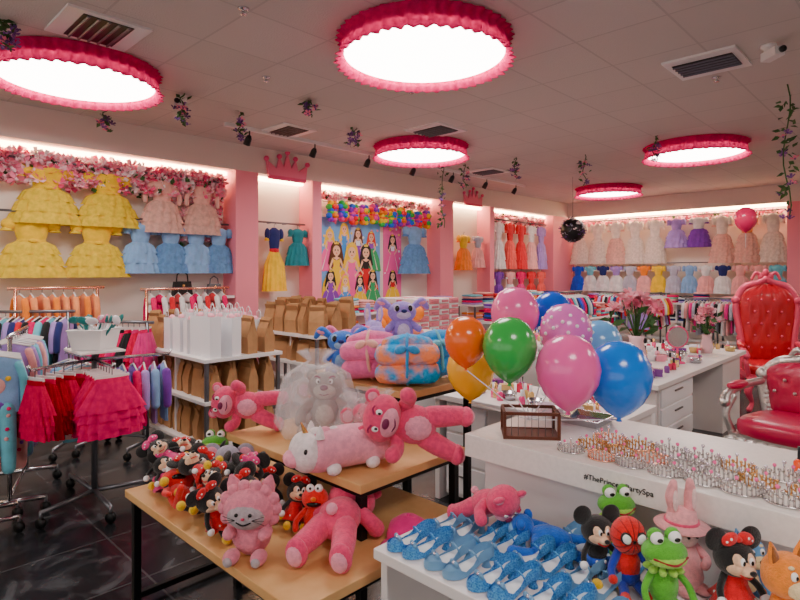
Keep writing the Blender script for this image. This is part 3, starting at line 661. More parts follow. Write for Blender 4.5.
def dogp(loc,rot,s,c=(242,150,65),nm='o',rest=None):
    O=plushm('dog_'+nm,c); Cc=plushm('creamdog',(250,228,185)); Dk=plushm('dogdark_'+nm,tuple(int(q*.62) for q in c)); b=B('puppy_plush')
    b.ell((0,0,.2),(.1,.085,.15),O,n=18,k=12); b.ell((0,-.03,.19),(.075,.065,.11),Cc,n=16,k=10)
    b.ell((0,0,.42),(.14,.115,.13),O,n=22,k=14,pw=.8); b.ell((0,-.1,.38),(.085,.06,.055),Cc,n=16,k=10,pw=.8); b.ell((0,-.16,.405),(.024,.015,.018),eyeb,n=10,k=6)
    face(b,-.108,.465,.05,.016,white_=True)
    for e in(-1,1):
        b.lathe([(.045,0),(.035,.06),(.008,.13)],O,c=(e*.085,0,.51),sy=.5,rot=(0,e*.25,0),n=12); b.lathe([(.03,0),(.022,.05),(.004,.1)],Dk,c=(e*.086,-.014,.515),sy=.5,rot=(0,e*.25,0),n=12)
        b.ell((e*.055,-.09,.51),(.02,.015,.012),Cc,n=8,k=6)
        b.limb([(e*.08,-.01,.28),(e*.11,-.08,.16),(e*.1,-.1,.05)],[.032,.03,.034],O,8)
        b.limb([(e*.07,0,.07),(e*.13,-.12,.05),(e*.14,-.2,.05)],[.045,.038,.036],Dk,8)
    b.limb([(0,.08,.08),(.02,.17,.12),(.03,.2,.2)],[.025,.03,.02],O,8)
    return b.done(loc,rot,s,rest=rest)
def bunny(loc,rot,s,rest=None,c=(244,178,184),nm=''):
    Pn=plushm('bunny_pink'+nm,c); Pl=plushm('bunny_light',(252,222,222)); b=B('bunny_plush')
    b.lathe([(.001,0),(.13,.02),(.15,.1),(.12,.25,.03),(.07,.36)],Pn,n=28,k=5); b.ell((0,0,.42),(.12,.11,.12),Pn,n=20,k=14); b.ell((0,-.04,.4),(.09,.085,.08),Pl,n=18,k=12)
    face(b,-.12,.42,.035,.012)
    b.lathe([(.11,.46),(.19,.455),(.195,.465),(.13,.48),(.11,.5),(.1,.57),(.001,.59)],Pn,n=28); b.tube([(.112*cos(a),.112*sin(a),.495) for a in [i*pi/12 for i in range(25)]],.012,plushm('hatband',(225,90,130)),8)
    for e in(-1,1):
        b.limb([(e*.06,0,.55),(e*.08,.01,.67),(e*.07,.0,.78)],[.035,.045,.028],Pn,10); b.ell((e*.08,-.036,.66),(.022,.012,.08),Pl,n=10,k=8)
        b.limb([(e*.1,0,.3),(e*.16,-.06,.22),(e*.1,-.12,.2)],[.035,.032,.032],Pn,8)
        b.ell((e*.07,-.12,.04),(.05,.08,.04),Pn,n=12,k=8)
    return b.done(loc,rot,s,rest=rest)
def elephant(loc,rot,s,m,rest=None):
    b=B('elephant_plush'); b.ell((0,0,.2),(.16,.14,.18),m,n=20,k=12); b.ell((0,-.06,.42),(.14,.13,.13),m,n=20,k=12)
    b.limb([(0,-.17,.42),(0,-.25,.34),(0,-.27,.24),(0,-.32,.22)],[.045,.038,.03,.026],m,10); face(b,-.165,.46,.06,.014)
    for e in(-1,1):
        b.ell((e*.19,0,.44),(.11,.03,.12),m,n=16,k=10); b.ell((e*.19,-.02,.44),(.075,.02,.085),PB2,n=14,k=8)
        b.limb([(e*.11,-.05,.28),(e*.17,-.15,.2)],[.05,.05],m,10); b.limb([(e*.1,-.05,.07),(e*.14,-.22,.07)],[.065,.06],m,10)
    return b.done(loc,rot,s,rest=rest)
def alien(loc,rot,s,m,m2,rest=None):
    # long-eared koala-like plush with big dark eyes
    b=B('long_eared_plush'); b.ell((0,0,.18),(.14,.12,.17),m,n=20,k=12); b.ell((0,-.05,.17),(.1,.09,.12),m2,n=16,k=10); b.ell((0,-.02,.42),(.19,.14,.14),m,n=22,k=14); b.ell((0,-.12,.38),(.1,.05,.06),m2,n=14,k=8); b.ell((0,-.165,.42),(.04,.025,.025),navy,n=10,k=6)
    for e in(-1,1):
        b.ell((e*.085,-.125,.46),(.045,.02,.055),m2,n=12,k=8); b.ell((e*.085,-.142,.455),(.03,.014,.04),eyeb,n=12,k=8)
        b.limb([(e*.15,0,.48),(e*.27,0,.56),(e*.34,0,.48)],[.04,.055,.03],m,10); b.ell((e*.27,-.035,.54),(.06,.02,.03),PB2,rot=(0,-e*.2,0),n=10,k=6)
        b.limb([(e*.11,0,.28),(e*.2,-.07,.2)],[.045,.045],m,10); b.limb([(e*.08,-.03,.06),(e*.13,-.2,.06)],[.06,.06],m,10)
    return b.done(loc,rot,s,rest=rest)
FC=TH
z1,z2,z3,zs=.55,.78,1.0,.68
bear((-1.60,1.27,0),(pi/2-.12,0,FC+pi-.25),.50,pose='lie',rest=z1)
def fluffy(loc,rot,s,rest=None):
    A=plushm('fluffy_pink',(232,150,170)); Gy=plushm('fluffy_grey',(190,178,185)); b=B('fluffy_cat_plush')
    b.ell((0,0,.16),(.15,.13,.16),A,n=20,k=12); b.ell((0,-.04,.36),(.2,.15,.16),A,n=22,k=14); b.ell((0,-.12,.34),(.145,.09,.105),Gy,n=18,k=12)
    for q in range(14):
        a=2*pi*q/14; b.ell((.19*cos(a),-.05,.36+.16*sin(a)),(.05,.045,.05),A,n=10,k=8)
    face(b,-.205,.37,.05,.014); b.ell((0,-.215,.345),(.015,.01,.01),plushm('nosep',(210,70,110)),n=8,k=6)
    b.limb([(-.05,-.2,.315),(0,-.212,.30),(.05,-.2,.315)],[.006]*3,eyeb,6)
    for e in(-1,1):
        b.lathe([(.06,0),(.05,.05),(.01,.11)],A,c=(e*.12,-.02,.49),sy=.5,n=12,rot=(0,e*.3,0)); b.ell((e*.13,-.1,.2),(.05,.09,.045),A,n=12,k=8); b.ell((e*.1,-.16,.05),(.06,.09,.05),A,n=12,k=8); b.ell((e*.1,-.24,.05),(.035,.015,.035),Gy,n=10,k=6)
        for q in(-1,0,1): b.tube([(e*.06,-.2,.33),(e*.15,-.2,.33+q*.03)],.002,dark,4)
    return b.done(loc,rot,s,rest=rest)
fluffy((-1.85,1.12,0),(0,0,FC-.05),.50,rest=z1)
def pillow(loc,rot,s,rest=None):
    Pw=plushm('pillow_pink',(248,178,198)); Wt=plushm('pillow_white',(250,240,243)); b=B('unicorn_pillow')
    b.limb([(-.22,0,.12),(0,0,.13),(.2,0,.12)],[.125,.13,.125],Pw,28); 
    b.ell((.26,-.01,.13),(.1,.13,.125),Wt,n=24,k=14); b.ell((.34,-.02,.1),(.06,.07,.055),Pw,n=14,k=8)
    for e in(-1,1): b.ell((.30,e*.095,.16),(.015,.012,.02),eyeb,n=8,k=6); b.lathe([(.03,0),(.02,.05),(.003,.08)],Wt,c=(.2,e*.07,.22),n=10); b.ell((-.15,e*.1,.03),(.05,.04,.04),Wt,n=10,k=8); b.ell((.12,e*.1,.03),(.05,.04,.04),Wt,n=10,k=8)
    b.lathe([(.022,0),(.003,.09)],gold,c=(.26,0,.235),rot=(0,.4,0),n=10)
    for q in range(6): b.ell((.2-.06*q,0,.245-.005*q),(.045,.03,.03),[Wt,PB2][q%2],n=10,k=8)
    return b.done(loc,rot,s,rest=rest)
pillow((-1.80,1.53,0),(0,0,FC+pi+.55),.66,rest=z2)
bear((-1.53,1.86,0),(0,-pi/2+.25,FC+.15),.50,pose='lie',rest=z2)
bear((-2.50,1.62,0),(0,-pi/2+.15,FC),.42,pose='lie',rest=z2)
bear((-1.24,1.66,0),(pi/2-.45,0,FC+.6),.32,pose='lie',rest=zs)
gb=mat('poly_bag',(245,245,250),rough=.1,alpha=.26,bump=1.0,bs=14)
bear((-2.22,1.76,0),(-.15,0,FC),.46,body=PG,light=plushm('greylight',(200,188,180)),name='teddy_bear_plush',rest=z2)
def plasticbag(u,v,z,prof,sx=1,sy=1,k=9): 
    b=B('plastic_bag'); b.lathe(prof,gb,n=60,k=k,sx=sx,sy=sy,ph=R.uniform(0,6)); return b.done((u,v,z),(0,0,TH))
plasticbag(-2.24,1.72,z2,[(.001,0.005),(.15,.01,.05),(.19,.1,.09),(.17,.2,.12),(.14,.31,.15),(.07,.36,.2),(.035,.38,.25),(.075,.43,.3)],1.05,.9)
elephant((-2.46,1.90,0),(0,0,FC),.40,plushm('brownish',(165,125,105)),rest=z2); plasticbag(-2.46,1.9,z2,[(.001,0.005),(.13,.01,.05),(.15,.1,.12),(.12,.2,.14),(.05,.25,.2),(.08,.3,.3)],1.2,.9,8)
elephant((-1.99,1.84,0),(0,-.3,FC+.4),.34,plushm('rosy',(225,110,140)),rest=z2); plasticbag(-1.99,1.84,z2,[(.001,0.005),(.11,.01,.05),(.12,.08,.12),(.1,.15,.14),(.05,.2,.2),(.08,.25,.3)],1.3,1,8)
for i in range(14):
    u=-2.74+.115*(i%7)+R.uniform(-.025,.025); v=1.12+.18*(i//7)+R.uniform(-.03,.03)
    rot_=(R.uniform(-1.1,.1),R.uniform(-.6,.6),FC+R.uniform(-.9,.9)); s_=.33+R.uniform(0,.07)
    if i in(3,8): fuzzy((u,v,0),rot_,s_,rest=z1)
    elif i in(5,): dogp((u,v,0),rot_,s_,(150,95,55),'br',rest=z1)
    elif i in(10,): mouse((u,v,0),rot_,s_,'blue',bow=False,rest=z1)
    else: mouse((u,v,0),rot_,s_,R.choice(['red','red','pink']),bow=R.random()<.75,rest=z1)
for i in range(5):
    u=-2.64+.15*i; mouse((u,1.22,0),(R.uniform(-1.5,.0),R.uniform(-1,1),FC+R.uniform(-1.2,1.2)),.34,R.choice(['red','red','pink']),bow=i%2==0,rest=z1+.07)
for u,v in [(-2.08,1.36),(-1.93,1.35)]: mouse((u,v,0),(R.uniform(-.5,0),R.uniform(-.3,.3),FC+R.uniform(-.4,.4)),.32,'red',rest=z1)
fuzzy((-1.80,1.37,0),(-.2,0,FC),.34,rest=z1)
frog((-2.62,1.36,0),(-.3,0,FC),.40,rest=z1+.02); elephant((-2.45,1.36,0),(0,0,FC),.42,plushm('eleph_grey',(170,165,180)),rest=z1)
b=B('baseball_cap'); b.lathe([(.1,0),(.1,.03),(.085,.08),(.04,.11),(.001,.115)],magenta,n=24); b.lathe([(.001,.0),(.09,.005),(.095,0),(.09,-.004)],magenta,c=(0,-.075,.01),n=24,sx=.85,sy=1.0); b.ell((0,0,.115),.01,magenta,n=8,k=6); b.done((-1.50,1.60,z1+.01),(0,0,FC-.6),.85,rest=z1)
def blanket(loc,rot,m1,m2,s=1,rest=None):
    b=B('plush_blanket_bundle')
    for k in range(2):
        for q in(-1,1):
            b.limb([(-.12,q*.035,.06+.1*k),(0,q*.04+R.uniform(-.01,.01),.065+.1*k),(.12,q*.035,.06+.1*k)],[.055,.062,.055],m1,16)
    b.limb([(-.10,0,.21),(0,-.01,.22),(.10,0,.21)],[.04,.05,.04],m1,14)
    b.tube([(R.uniform(-.002,.002),.108*cos(a),.13+.135*sin(a)) for a in [i*pi/12 for i in range(25)]],.009,m2,6)
    for e in(-1,1): b.ell((e*.035,-.1,.2),(.035,.02,.022),m2,rot=(0,e*.4,0),n=10,k=6)
    b.done(loc,rot,s,rest=rest)
tie1=mat('tie_dye_a',(50,175,235),rough=.95,rgb2=(250,160,120),vs=9,bump=.7,bs=60); tie2=mat('tie_dye_b',(255,150,110),rough=.95,rgb2=(120,110,225),vs=10,bump=.7,bs=60); tie3=mat('tie_dye_c',(185,160,238),rough=.95,rgb2=(110,195,240),vs=12,bump=.7,bs=60); pf=plushm('blanket_pink',(246,135,185)); bf=plushm('blanket_blue',(70,165,225))
for u,v,m1,m2,r in [(-2.03,2.16,tie1,bf,.75),(-2.27,2.14,pf,pk,.6),(-2.05,2.44,bf,aqua,1.0),(-2.32,2.44,tie2,lil,.7)]:
    blanket((u,v,z3),(R.uniform(-.08,.08),R.uniform(-.1,.1),r),m1,m2,.98,rest=z3)
alien((-2.53,2.13,0),(-.1,0,FC),.46,plushm('koala_blue',(70,130,215)),plushm('koala_light',(170,205,240)),rest=z3)
alien((-2.20,2.30,0),(-.15,0,FC+.2),.44,plushm('koala_lilac',(170,150,225)),plushm('koala_light2',(225,215,245)),rest=z3+.19)
alien((-2.66,2.28,0),(-.15,0,FC-.1),.44,plushm('koala_pink',(240,135,180)),plushm('koala_light3',(250,205,225)),rest=z3)
bunny((-2.60,2.45,0),(0,0,FC),.50,c=(200,180,240),nm='l',rest=z3); elephant((-2.42,2.30,0),(0,0,FC),.52,plushm('eleph_lilac',(175,150,215)),rest=z3)
blanket((-2.44,2.52,0),(0,.1,.4),tie3,lil,.75,rest=z3)

# ---------------- counter
ct=B('service_counter')
ct.bx(-1.40,3.0,1.83,2.50,.85,.94,mat('quartz_top',(240,235,231),rough=.3,var=.05,vs=60))
ct.bx(-1.35,2.95,1.90,2.44,0,.85,white)
for x in(-.4,.7,1.8): ct.bx(x-.006,x+.006,1.895,1.90,.05,.83,steel)
cto=ct.done(bevel=.004)
cu=bpy.data.curves.new('lettering','FONT'); cu.body='#ThePrincessPartySpa'; cu.size=.026; cu.extrude=.001; cu.materials.append(dark)
to=bpy.data.objects.new('counter_lettering',cu); bpy.context.collection.objects.link(to); to.location=(-.885,1.828,.889); to.rotation_euler=(pi/2,0,0); to.parent=cto
b=B('shoe_display_table'); b.bx(-1.36,2.6,1.28,1.82,zs-.035,zs,white); b.bx(-1.34,2.58,1.32,1.80,.25,.28,white)
for x in(-1.34,.2,2.55):
    b.bx(x-.015,x+.015,1.31,1.81,0,zs-.035,white)
b.bx(-1.33,2.57,1.79,1.81,.03,zs-.035,white); b.done(bevel=.003)
gem=mat('rhinestone',(225,220,230),rough=.08,metal=.8); gpk=mat('pink_gem',(240,120,170),rough=.1)
tsil=mat('tiara_silver',(200,198,198),rough=.2,metal=1); tgold=mat('tiara_gold',(205,168,118),rough=.2,metal=1)
def tiara(b,x,y,z,s,m,rz):
    old=b.T; b.T=Matrix.Translation((x,y,z))@Matrix.Rotation(rz,4,'Z')@Matrix.Scale(s,4)
    arc=[(.06*cos(a),-.06*sin(a),.004) for a in [pi*i/14 for i in range(15)]]
    b.tube(arc,.004,m,5)
    for i in range(2,13):
        a=pi*i/14; h=.022+.05*(1-abs(i-7)/7)*(1 if i%2 else .55)
        x0,y0=.06*cos(a),-.06*sin(a)
        b.tube([(x0,y0,.004),(x0*1.02,y0*1.02,h)],.003,m,4); b.ell((x0*1.02,y0*1.02,h),.0065,(gpk if i%4==1 else gem) if i%2 else m,n=6,k=4)
        if i<12:
            a2=pi*(i+1)/14; b.tube([(x0,y0,h*.5),(.061*cos(a2),-.061*sin(a2),h*.65)],.003,m,4)
    b.T=old
b=B('tiara_collection')
for j in range(3):
    for i in range(20): tiara(b,-.98+.11*i+.03*j+R.uniform(-.008,.008),1.93+.105*j,.94,.88*R.uniform(.9,1.12),R.choice([tgold,rgold,tsil,tsil]),R.uniform(-.25,.25)+.3)
b.done()
b=B('nail_polish_bottle'); b.lathe([(.001,0),(.02,0),(.022,.005),(.022,.035),(.012,.045)],mat('orange_polish',(235,90,30),rough=.1,coat=1),n=20); b.lathe([(.011,.045),(.010,.085),(.001,.087)],dark,n=16); b.done((-.33,2.24,.94),(0,0,0),1.0)
wd=mat('dark_wood',(84,44,26),rough=.5)
b=B('wooden_crate'); w_,d_,h_=.21,.13,.10
for z in(.006,h_):
    for s in(-1,1): b.box((0,s*d_/2,z),(w_,.01,.012),wd); b.box((s*w_/2,0,z),(.01,d_,.012),wd)
for sx in(-1,1):
    for sy in(-1,1): b.box((sx*w_/2,sy*d_/2,h_/2),(.012,.012,h_),wd)
b.box((0,0,.005),(w_,d_,.008),wd)
for i in range(9): b.tube([(-w_/2+w_*i/8,-d_/2,.01),(-w_/2+w_*i/8,-d_/2,h_)],.0012,steel,4)
b.done((-1.2,2.0,.94),(0,0,FC-.1))
def balloon(l,d,z,r,c,base=(-1.2,2.0,1.0),dots=False):
    u,v=P(l,d); m=mat('latex_%d_%d_%d'%c,c,rough=.2,coat=.3); b=B('balloon')
    b.lathe([(.001,r*1.12),(r*.35,r*1.07),(r*.68,r*.86),(r*.92,r*.45),(r,r*.05),(r*.93,-r*.38),(r*.72,-r*.78),(r*.4,-r*1.1),(r*.12,-r*1.28),(r*.05,-r*1.32),(r*.09,-r*1.4)],m,n=32)
    if dots:
        for i in range(60):
            t=-.75+1.6*i/59; a=i*2.4; q=math.sqrt(1-t*t); k_=1.0 if t>0 else 1-.10*t*t
            b.ell((q*cos(a)*r*.985,q*sin(a)*r*.985,t*r*1.08*k_),r*.075,eyew,n=8,k=5)
    b.tube([(0,0,-r*1.36),(base[0]-u,base[1]-v,base[2]-z)],.0025,paperw,5)
    b.done((u,v,z))
balloon(.285,2.42,1.305,.093,(255,115,20)); balloon(.45,2.3,1.29,.112,(65,170,85)); balloon(.66,2.2,1.215,.125,(244,115,182)); balloon(.88,2.25,1.18,.128,(20,130,225))
balloon(.74,2.5,1.33,.115,(228,135,208),dots=True); balloon(.55,2.68,1.40,.115,(245,120,182)); balloon(.76,2.8,1.39,.10,(30,100,210)); balloon(.34,2.7,1.13,.115,(255,195,50)); balloon(.98,2.75,1.24,.11,(130,190,242))
balloon(5.0,8.1,2.37,.15,(230,65,118),base=(P(5.0,8.1)[0],P(5.0,8.1)[1],1.95))

glit=mat('blue_glitter',(50,130,205),rough=.3,metal=.35,bump=.6,bs=400,rgb2=(120,190,238),vs=200); shin=mat('shoe_insole',(228,236,243),rough=.5); glit2=mat('silver_glitter',(140,185,222),rough=.3,metal=.35,bump=.6,bs=400)
def shoe(u,v,z,rz,m,s=1):
    b=B('glitter_shoe'); 
    half=[(0,-.092),(.014,-.088),(.024,-.075),(.030,-.052),(.029,-.03),(.024,0),(.019,.03),(.020,.055),(.021,.07),(.016,.084),(0,.09)]
    sole=half+[(-x,y) for x,y in half[-2:0:-1]]
    def zz(y): return .003+max(0,min(y+.03,.09))*.36
    n=len(sole); vs=[(x,y,zz(y)) for x,y in sole]+[(x,y,zz(y)+.005) for x,y in sole]
    b.add(vs,[tuple(range(n))[::-1],tuple(range(n,2*n))]+[(i,(i+1)%n,(i+1)%n+n,i+n) for i in range(n)],shin,False)
    a_=[];b1=[];c1=[]
    for x,y in sole:
        h=.026 if y<-.03 else (.016 if y<.03 else .034)
        a_.append((x*1.06,y*1.02,zz(y))); b1.append((x*1.08,y*1.02,zz(y)+h*.6)); c1.append((x*.97,y*.99,zz(y)+h))
    b.add(a_+b1+c1,[(r_*n+i,r_*n+(i+1)%n,(r_+1)*n+(i+1)%n,(r_+1)*n+i) for i in range(n) for r_ in(0,1)],m,True)
    vs=[];fs=[]
    for i in range(6):
        y=-.09+.045*i/5; hw=[.008,.02,.026,.0295,.031,.030][i]
        for j in range(9):
            t=-1+2*j/8; vs.append((t*hw,y,zz(y)+.008+.024*math.sqrt(max(0,1-t*t*.85))*min(1,.45+i*.2)))
    for i in range(5):
        for j in range(8): q=i*9+j; fs.append((q,q+1,q+10,q+9))
    b.add(vs,fs,m,True)
    b.lathe([(.016,0),(.010,.012),(.012,.03),(.017,.036)],m,c=(0,.068,0),n=12,cap=(1,1))
    b.tube([(-.024,.02,.036),(-.018,.014,.054),(0,.012,.06),(.018,.014,.054),(.024,.02,.036)],.003,m,6)
    for e in(-1,1): b.ell((e*.012,-.055,.040),(.013,.006,.009),glit2,rot=(0,e*.4,0),n=10,k=6)
    b.ell((0,-.058,.042),.006,gem,n=8,k=6)
    b.done((u,v,z),(0,0,rz),s,rest=z)
for i in range(5):
    for j in range(3):
        for k in(0,1):
            u=-1.28+.165*i+k*.072+.02*j; v=1.385+j*.175
            if j==2 and (i<2 or i>3): continue
            if j==1 and i>3: continue
            shoe(u,v,zs,-.35+R.uniform(-.06,.06),[glit,glit2,glit][(i+j)%3],.98)
b=B('monkey_plush'); Bm=plushm('blue_fleece',(40,115,210)); b.ell((0,0,.05),(.09,.055,.045),Bm,n=16,k=10); b.ell((-.12,0,.07),(.05,.05,.05),Bm,n=16,k=10); b.ell((-.155,-.01,.06),(.025,.035,.03),plushm('monkeyface',(150,195,235)),n=12,k=8)
for s in(-1,1): b.limb([(.06,s*.04,.04),(.15,s*.08,.03),(.24,s*.05,.025)],[.022,.02,.025],Bm,8); b.limb([(-.05,s*.04,.05),(-.04,s*.12,.03),(-.12,s*.14,.025)],[.02,.018,.022],Bm,8); b.ell((-.11,s*.055,.1),(.02,.012,.025),Bm,n=8,k=6)
b.done((*P(.50,1.86),zs),(0,0,TH-.5),.8,rest=zs)
def at(l,d): return (*P(l,d),0)
mouse(at(.595,1.69),(0,0,FC+.1),.32,'blue',bow=False,rest=zs); frog(at(.705,1.83),(0,0,FC+.1),.36,rest=zs); hero(at(.66,1.62),(0,0,FC),.38,rest=zs); frog(at(.715,1.52),(0,0,FC+.1),.36,rest=zs)
bunny(at(.825,1.64),(0,0,FC+.2),.39,rest=zs); mouse(at(.895,1.50),(0,0,FC+.1),.35,'red',rest=zs); dogp(at(.965,1.40),(0,0,FC+.2),.40,rest=zs)
dogp(at(.98,1.58),(0,0,FC+.2),.32,(120,175,225),'b',rest=zs)

# ---------------- desks
b=B('manicure_desk')
b.bx(-2.6,-1.3,3.0,3.7,.71,.75,white); b.bx(-1.36,-1.32,3.03,3.67,0,.71,white); b.bx(-2.58,-2.54,3.03,3.67,0,.71,white); b.bx(-1.75,-1.40,3.06,3.64,.05,.71,white); b.bx(-2.5,-2.15,3.06,3.64,.05,.71,white)
for k in range(3):
    for x in(-1.575,-2.325): b.bx(x-.165,x+.165,3.045,3.06,.08+.21*k,.27+.21*k,paperw); b.box((x,3.04,.2+.21*k),(.1,.01,.012),steel)
b.done(bevel=.004)
b=B('manicure_desk')
b.bx(-2.5,-1.5,4.3,6.9,.72,.76,white); b.bx(-2.4,-1.54,4.36,4.40,0,.72,white)
b.bx(-2.2,-1.55,4.45,5.25,.06,.72,white)
for k in range(4): b.bx(-1.55,-1.535,4.48,5.22,.08+.16*k,.22+.16*k,paperw); b.box((-1.53,4.85,.17+.16*k),(.012,.18,.014),steel)
b.bx(-2.2,-1.55,6.2,6.85,0,.72,white); b.done(bevel=.004)
b=B('reception_desk'); b.bx(-4.0,-2.9,5.4,6.2,.76,.8,white); b.bx(-3.95,-2.95,5.45,6.15,0,.76,white); b.done(bevel=.004)
b=B('manicure_desk'); b.bx(-3.3,-2.9,4.0,5.2,.72,.76,white); 
for x in(-3.27,-2.93):
    for y in(4.03,5.17): b.box((x,y,.36),(.04,.04,.72),white)
b.done(bevel=.004)
cl=[mat('bottle_%d'%i,c,rough=.15,coat=.6) for i,c in enumerate([(240,90,150),(240,220,230),(200,40,90),(120,60,140),(250,180,200),(210,180,120)])]
def clutter(name,x0,x1,y0,y1,z,n):
    b=B(name)
    for i in range(n):
        x,y=R.uniform(x0,x1),R.uniform(y0,y1); m_=R.choice(cl); k=R.random()
        if k<.5: b.lathe([(.001,0),(.022,0),(.022,.05),(.01,.06)],m_,c=(x,y,z),n=12); b.lathe([(.01,.06),(.01,.1),(.001,.1)],R.choice([dark,paperw,gold]),c=(x,y,z),n=10)
        elif k<.75: b.box((x,y,z+.03),(.09,.06,.06),m_,rot=(0,0,R.random()))
        else: b.lathe([(.001,0),(.045,0),(.055,.05),(.05,.05),(.04,.01),(.001,.01)],R.choice([paperw,m_,chrome]),c=(x,y,z),n=16)
    return b.done()
clutter('nail_polish_bottles',-2.4,-1.6,4.4,6.0,.76,60); clutter('manicure_supplies',-2.5,-1.4,3.1,3.6,.75,50); clutter('manicure_supplies',-3.8,-3.0,5.5,6.1,.8,30); clutter('cosmetic_jars',-3.25,-2.95,4.1,5.1,.76,24); clutter('cosmetic_jars',-2.3,-1.6,6.1,6.8,.76,24)
b=B('craft_trays')
b.lathe([(.001,.0),(.11,0),(.13,.03),(.12,.03),(.105,.008),(.001,.008)],chrome,c=(-1.12,2.34,.94),n=4,rot=(0,0,pi/4),smooth=False)
b.lathe([(.001,.0),(.06,0),(.07,.04),(.065,.04),(.055,.008),(.001,.008)],cl[1],c=(-1.31,2.36,.94),n=20)
b.done()
def vase(u,v,z,s=1):
    b=B('flower_vase'); b.lathe([(.001,0),(.06,0),(.08,.08),(.05,.2),(.06,.24),(.05,.24),(.04,.2),(.001,.02)],mat('vase_glass',(235,200,205),rough=.1),n=24)
    for i in range(26):
        a=R.uniform(0,6.28);r=R.uniform(0,.2);h=.34+.22*math.sqrt(max(0,1-(r/.2)**2))*R.uniform(.5,1)
        c=(r*cos(a),r*sin(a),h); b.tube([(0,0,.2),(c[0]*.5,c[1]*.5,(.2+h)/2),c],.004,leaf,5)
        m_=R.choice([fpk[1],fpk[4],fpk[0],fpk[4]])
        for q in range(3): blossom(b,(c[0],c[1],c[2]+.01*q),.07-.014*q,m_,fpk[1])
    for i in range(18):
        T=Matrix.Translation((R.uniform(-.18,.18),R.uniform(-.18,.18),R.uniform(.28,.5)))@Euler((R.uniform(-1,1),R.uniform(-1,1),R.uniform(0,6))).to_matrix().to_4x4(); b.add([(0,0,0),(.03,.05,.01),(0,.12,0),(-.03,.05,.01)],[(0,1,2,3)],leaf,False,T)
    b.done((u,v,z),sc=s)
vase(-1.95,5.05,.76,1.15); vase(-1.75,6.4,.76,.8)
b=B('tabletop_mirror'); b.lathe([(.001,0),(.07,0),(.06,.015),(.012,.02),(.01,.14)],cl[0],n=20); b.lathe([(.001,-.006),(.1,-.006),(.105,0),(.1,.006),(.001,.006)],cl[0],c=(0,0,.24),rot=(pi/2,0,0),n=28); b.lathe([(.001,0),(.09,0)],chrome,c=(0,-.008,.24),rot=(pi/2,0,0),n=28); b.done((-1.75,5.5,.76),(0,0,TH))
b=B('desk_lamp'); b.lathe([(.001,0),(.08,0),(.07,.02),(.001,.02)],white,n=20); b.tube([(0,0,.02),(0,.05,.3),(-.1,.1,.45),(-.25,.1,.4)],.01,white,8); b.box((-.3,.1,.39),(.2,.05,.02),white); b.done((-2.3,4.6,.76))
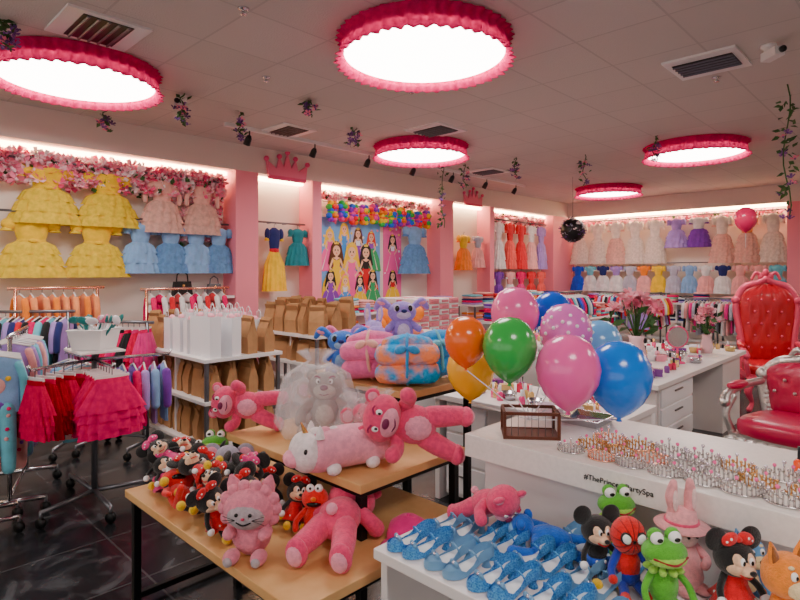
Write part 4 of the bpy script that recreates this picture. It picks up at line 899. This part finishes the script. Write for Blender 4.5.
# ---------------- thrones
def throne(loc,rz,fr,seat,H_=1.55,W=.72,name='throne_armchair',s=1):
    b=B(name); w=W/2
    b.ell((0,0,.46),(w*.92,.30,.085),seat,n=28,k=12,pw=.55)
    b.box((0,0,.38),(W*.9,.56,.07),fr)
    for i in range(9): b.ell((-w*.85+W*.85*i/8,-.29,.36),(.05,.02,.035),fr,n=10,k=6)
    for e in(-1,1):
        b.limb([(e*w*.82,-.25,.36),(e*w*.98,-.31,.24),(e*w*.84,-.27,.1),(e*w*.95,-.32,.025)],[.05,.042,.022,.03],fr,10)
        b.limb([(e*w*.8,.25,.36),(e*w*.85,.29,.2),(e*w*.95,.36,.02)],[.04,.03,.025],fr,10)
        b.limb([(e*w*.9,-.22,.4),(e*w*1.0,-.25,.54),(e*w*.96,-.18,.66)],[.03,.024,.028],fr,10)
        b.limb([(e*w*.92,.22,.74),(e*w*1.04,.02,.72),(e*w*1.04,-.2,.68),(e*w*1.0,-.27,.63)],[.03,.03,.032,.04],fr,10)
        b.ell((e*w*1.03,-.06,.735),(.045,.14,.035),seat,n=14,k=8)
        b.limb([(e*w*.78,.24,.4),(e*w*.84,.27,H_*.5),(e*w*.98,.31,H_*.76),(e*w*.7,.33,H_*.90),(e*w*.25,.33,H_*.94),(0,.33,H_*.97)],[.04,.038,.042,.045,.04,.045],fr,10)
        for q in range(9):
            t=q/8; b.ell((e*w*(.80+.2*t),.27+.04*t,.5+(H_*.8-.5)*t),(.04,.035,.05),fr,n=10,k=6)
        b.ell((e*w*.98,.31,H_*.8),.055,fr,n=12,k=8); b.limb([(e*.02,.33,H_*.97),(e*.1,.33,H_*1.02),(e*.15,.33,H_*.97)],[.025,.02,.015],fr,8)
    n=26;vs=[];fs=[]
    rows=14
    for i in range(rows+1):
        t=i/rows; z=.5+(H_*.93-.5)*t
        hw=w*(.74+.18*min(1,t/.75)) if t<.75 else w*.92*math.sqrt(max(.02,1-((t-.75)/.26)**2))
        for j in range(n+1):
            x=-1+2*j/n; bul=.06*(1-abs(x)**4)*(1-abs(2*t-1)**6); tuft=-.018*(cos(x*pi*4)*cos(t*pi*6)>.75)*(1)
            vs.append((x*hw,.25+.05*t-bul-tuft,z))
    for i in range(rows):
        for j in range(n): a=i*(n+1)+j; fs.append((a,a+1,a+n+2,a+n+1))
    b.add(vs,fs,seat,True)
    b.add([(x,.30+.03*((z-.5)/H_),z) for x,y,z in vs],[f[::-1] for f in fs],seat,True)
    for r_ in range(5):
        nn=3+(r_%2==0)
        if .68+r_*.14*(H_/1.5)>H_*.88: break
        for c_ in range(nn):
            x=(c_-(nn-1)/2)*.14; z=.68+r_*.14*(H_/1.5); b.ell((x,.20+.035*((z-.5)/H_),z),.014,fr,n=8,k=6)
    for k_ in(-1,0,1): b.ell((k_*.05,.33,H_*(.99+.03*(k_==0))),(.035,.03,.05),fr,n=10,k=8)
    b.done(loc,(0,0,rz),s)
lred=mat('red_leather',(185,15,45),rough=.35,coat=.2,bump=.1,bs=200); lpink=mat('magenta_leather',(180,25,80),rough=.35,coat=.2,bump=.1,bs=200); rfr=mat('pink_carved_frame',(225,95,125),rough=.35,metal=.2)
u,v=P(4.40,6.6); throne((u,v,0),TH-.35,rfr,lred,1.56,.66)
u,v=P(2.84,4.05); throne((u,v,0),TH-1.0,silver,lpink,.98,.68,name='carved_armchair')
b=B('floral_ball_ornament'); b.ell((0,0,0),.2,dark,n=20,k=14)
for i in range(70):
    a=R.uniform(0,6.28);t=R.uniform(-1,1);q=math.sqrt(1-t*t); blossom(b,(q*cos(a)*.2,q*sin(a)*.2,t*.2),.04,R.choice([greyc,vio[0],fpk[2]]),dark)
b.tube([(0,0,.2),(0,0,.9)],.004,steel,5); u,v=P(2.9,9.4); b.done((u,v,2.3))

# ---------------- camera
cam=bpy.data.cameras.new('camera'); co=bpy.data.objects.new('camera',cam); bpy.context.collection.objects.link(co)
co.location=(0,0,1.6); co.rotation_euler=(pi/2,0,TH); cam.lens=25.2; cam.sensor_width=36; cam.shift_y=-.035; cam.clip_start=.05
bpy.context.scene.camera=co
w=bpy.data.worlds.new('world'); bpy.context.scene.world=w; w.use_nodes=True; w.node_tree.nodes['Background'].inputs[0].default_value=(1,.92,.86,1); w.node_tree.nodes['Background'].inputs[1].default_value=1.4
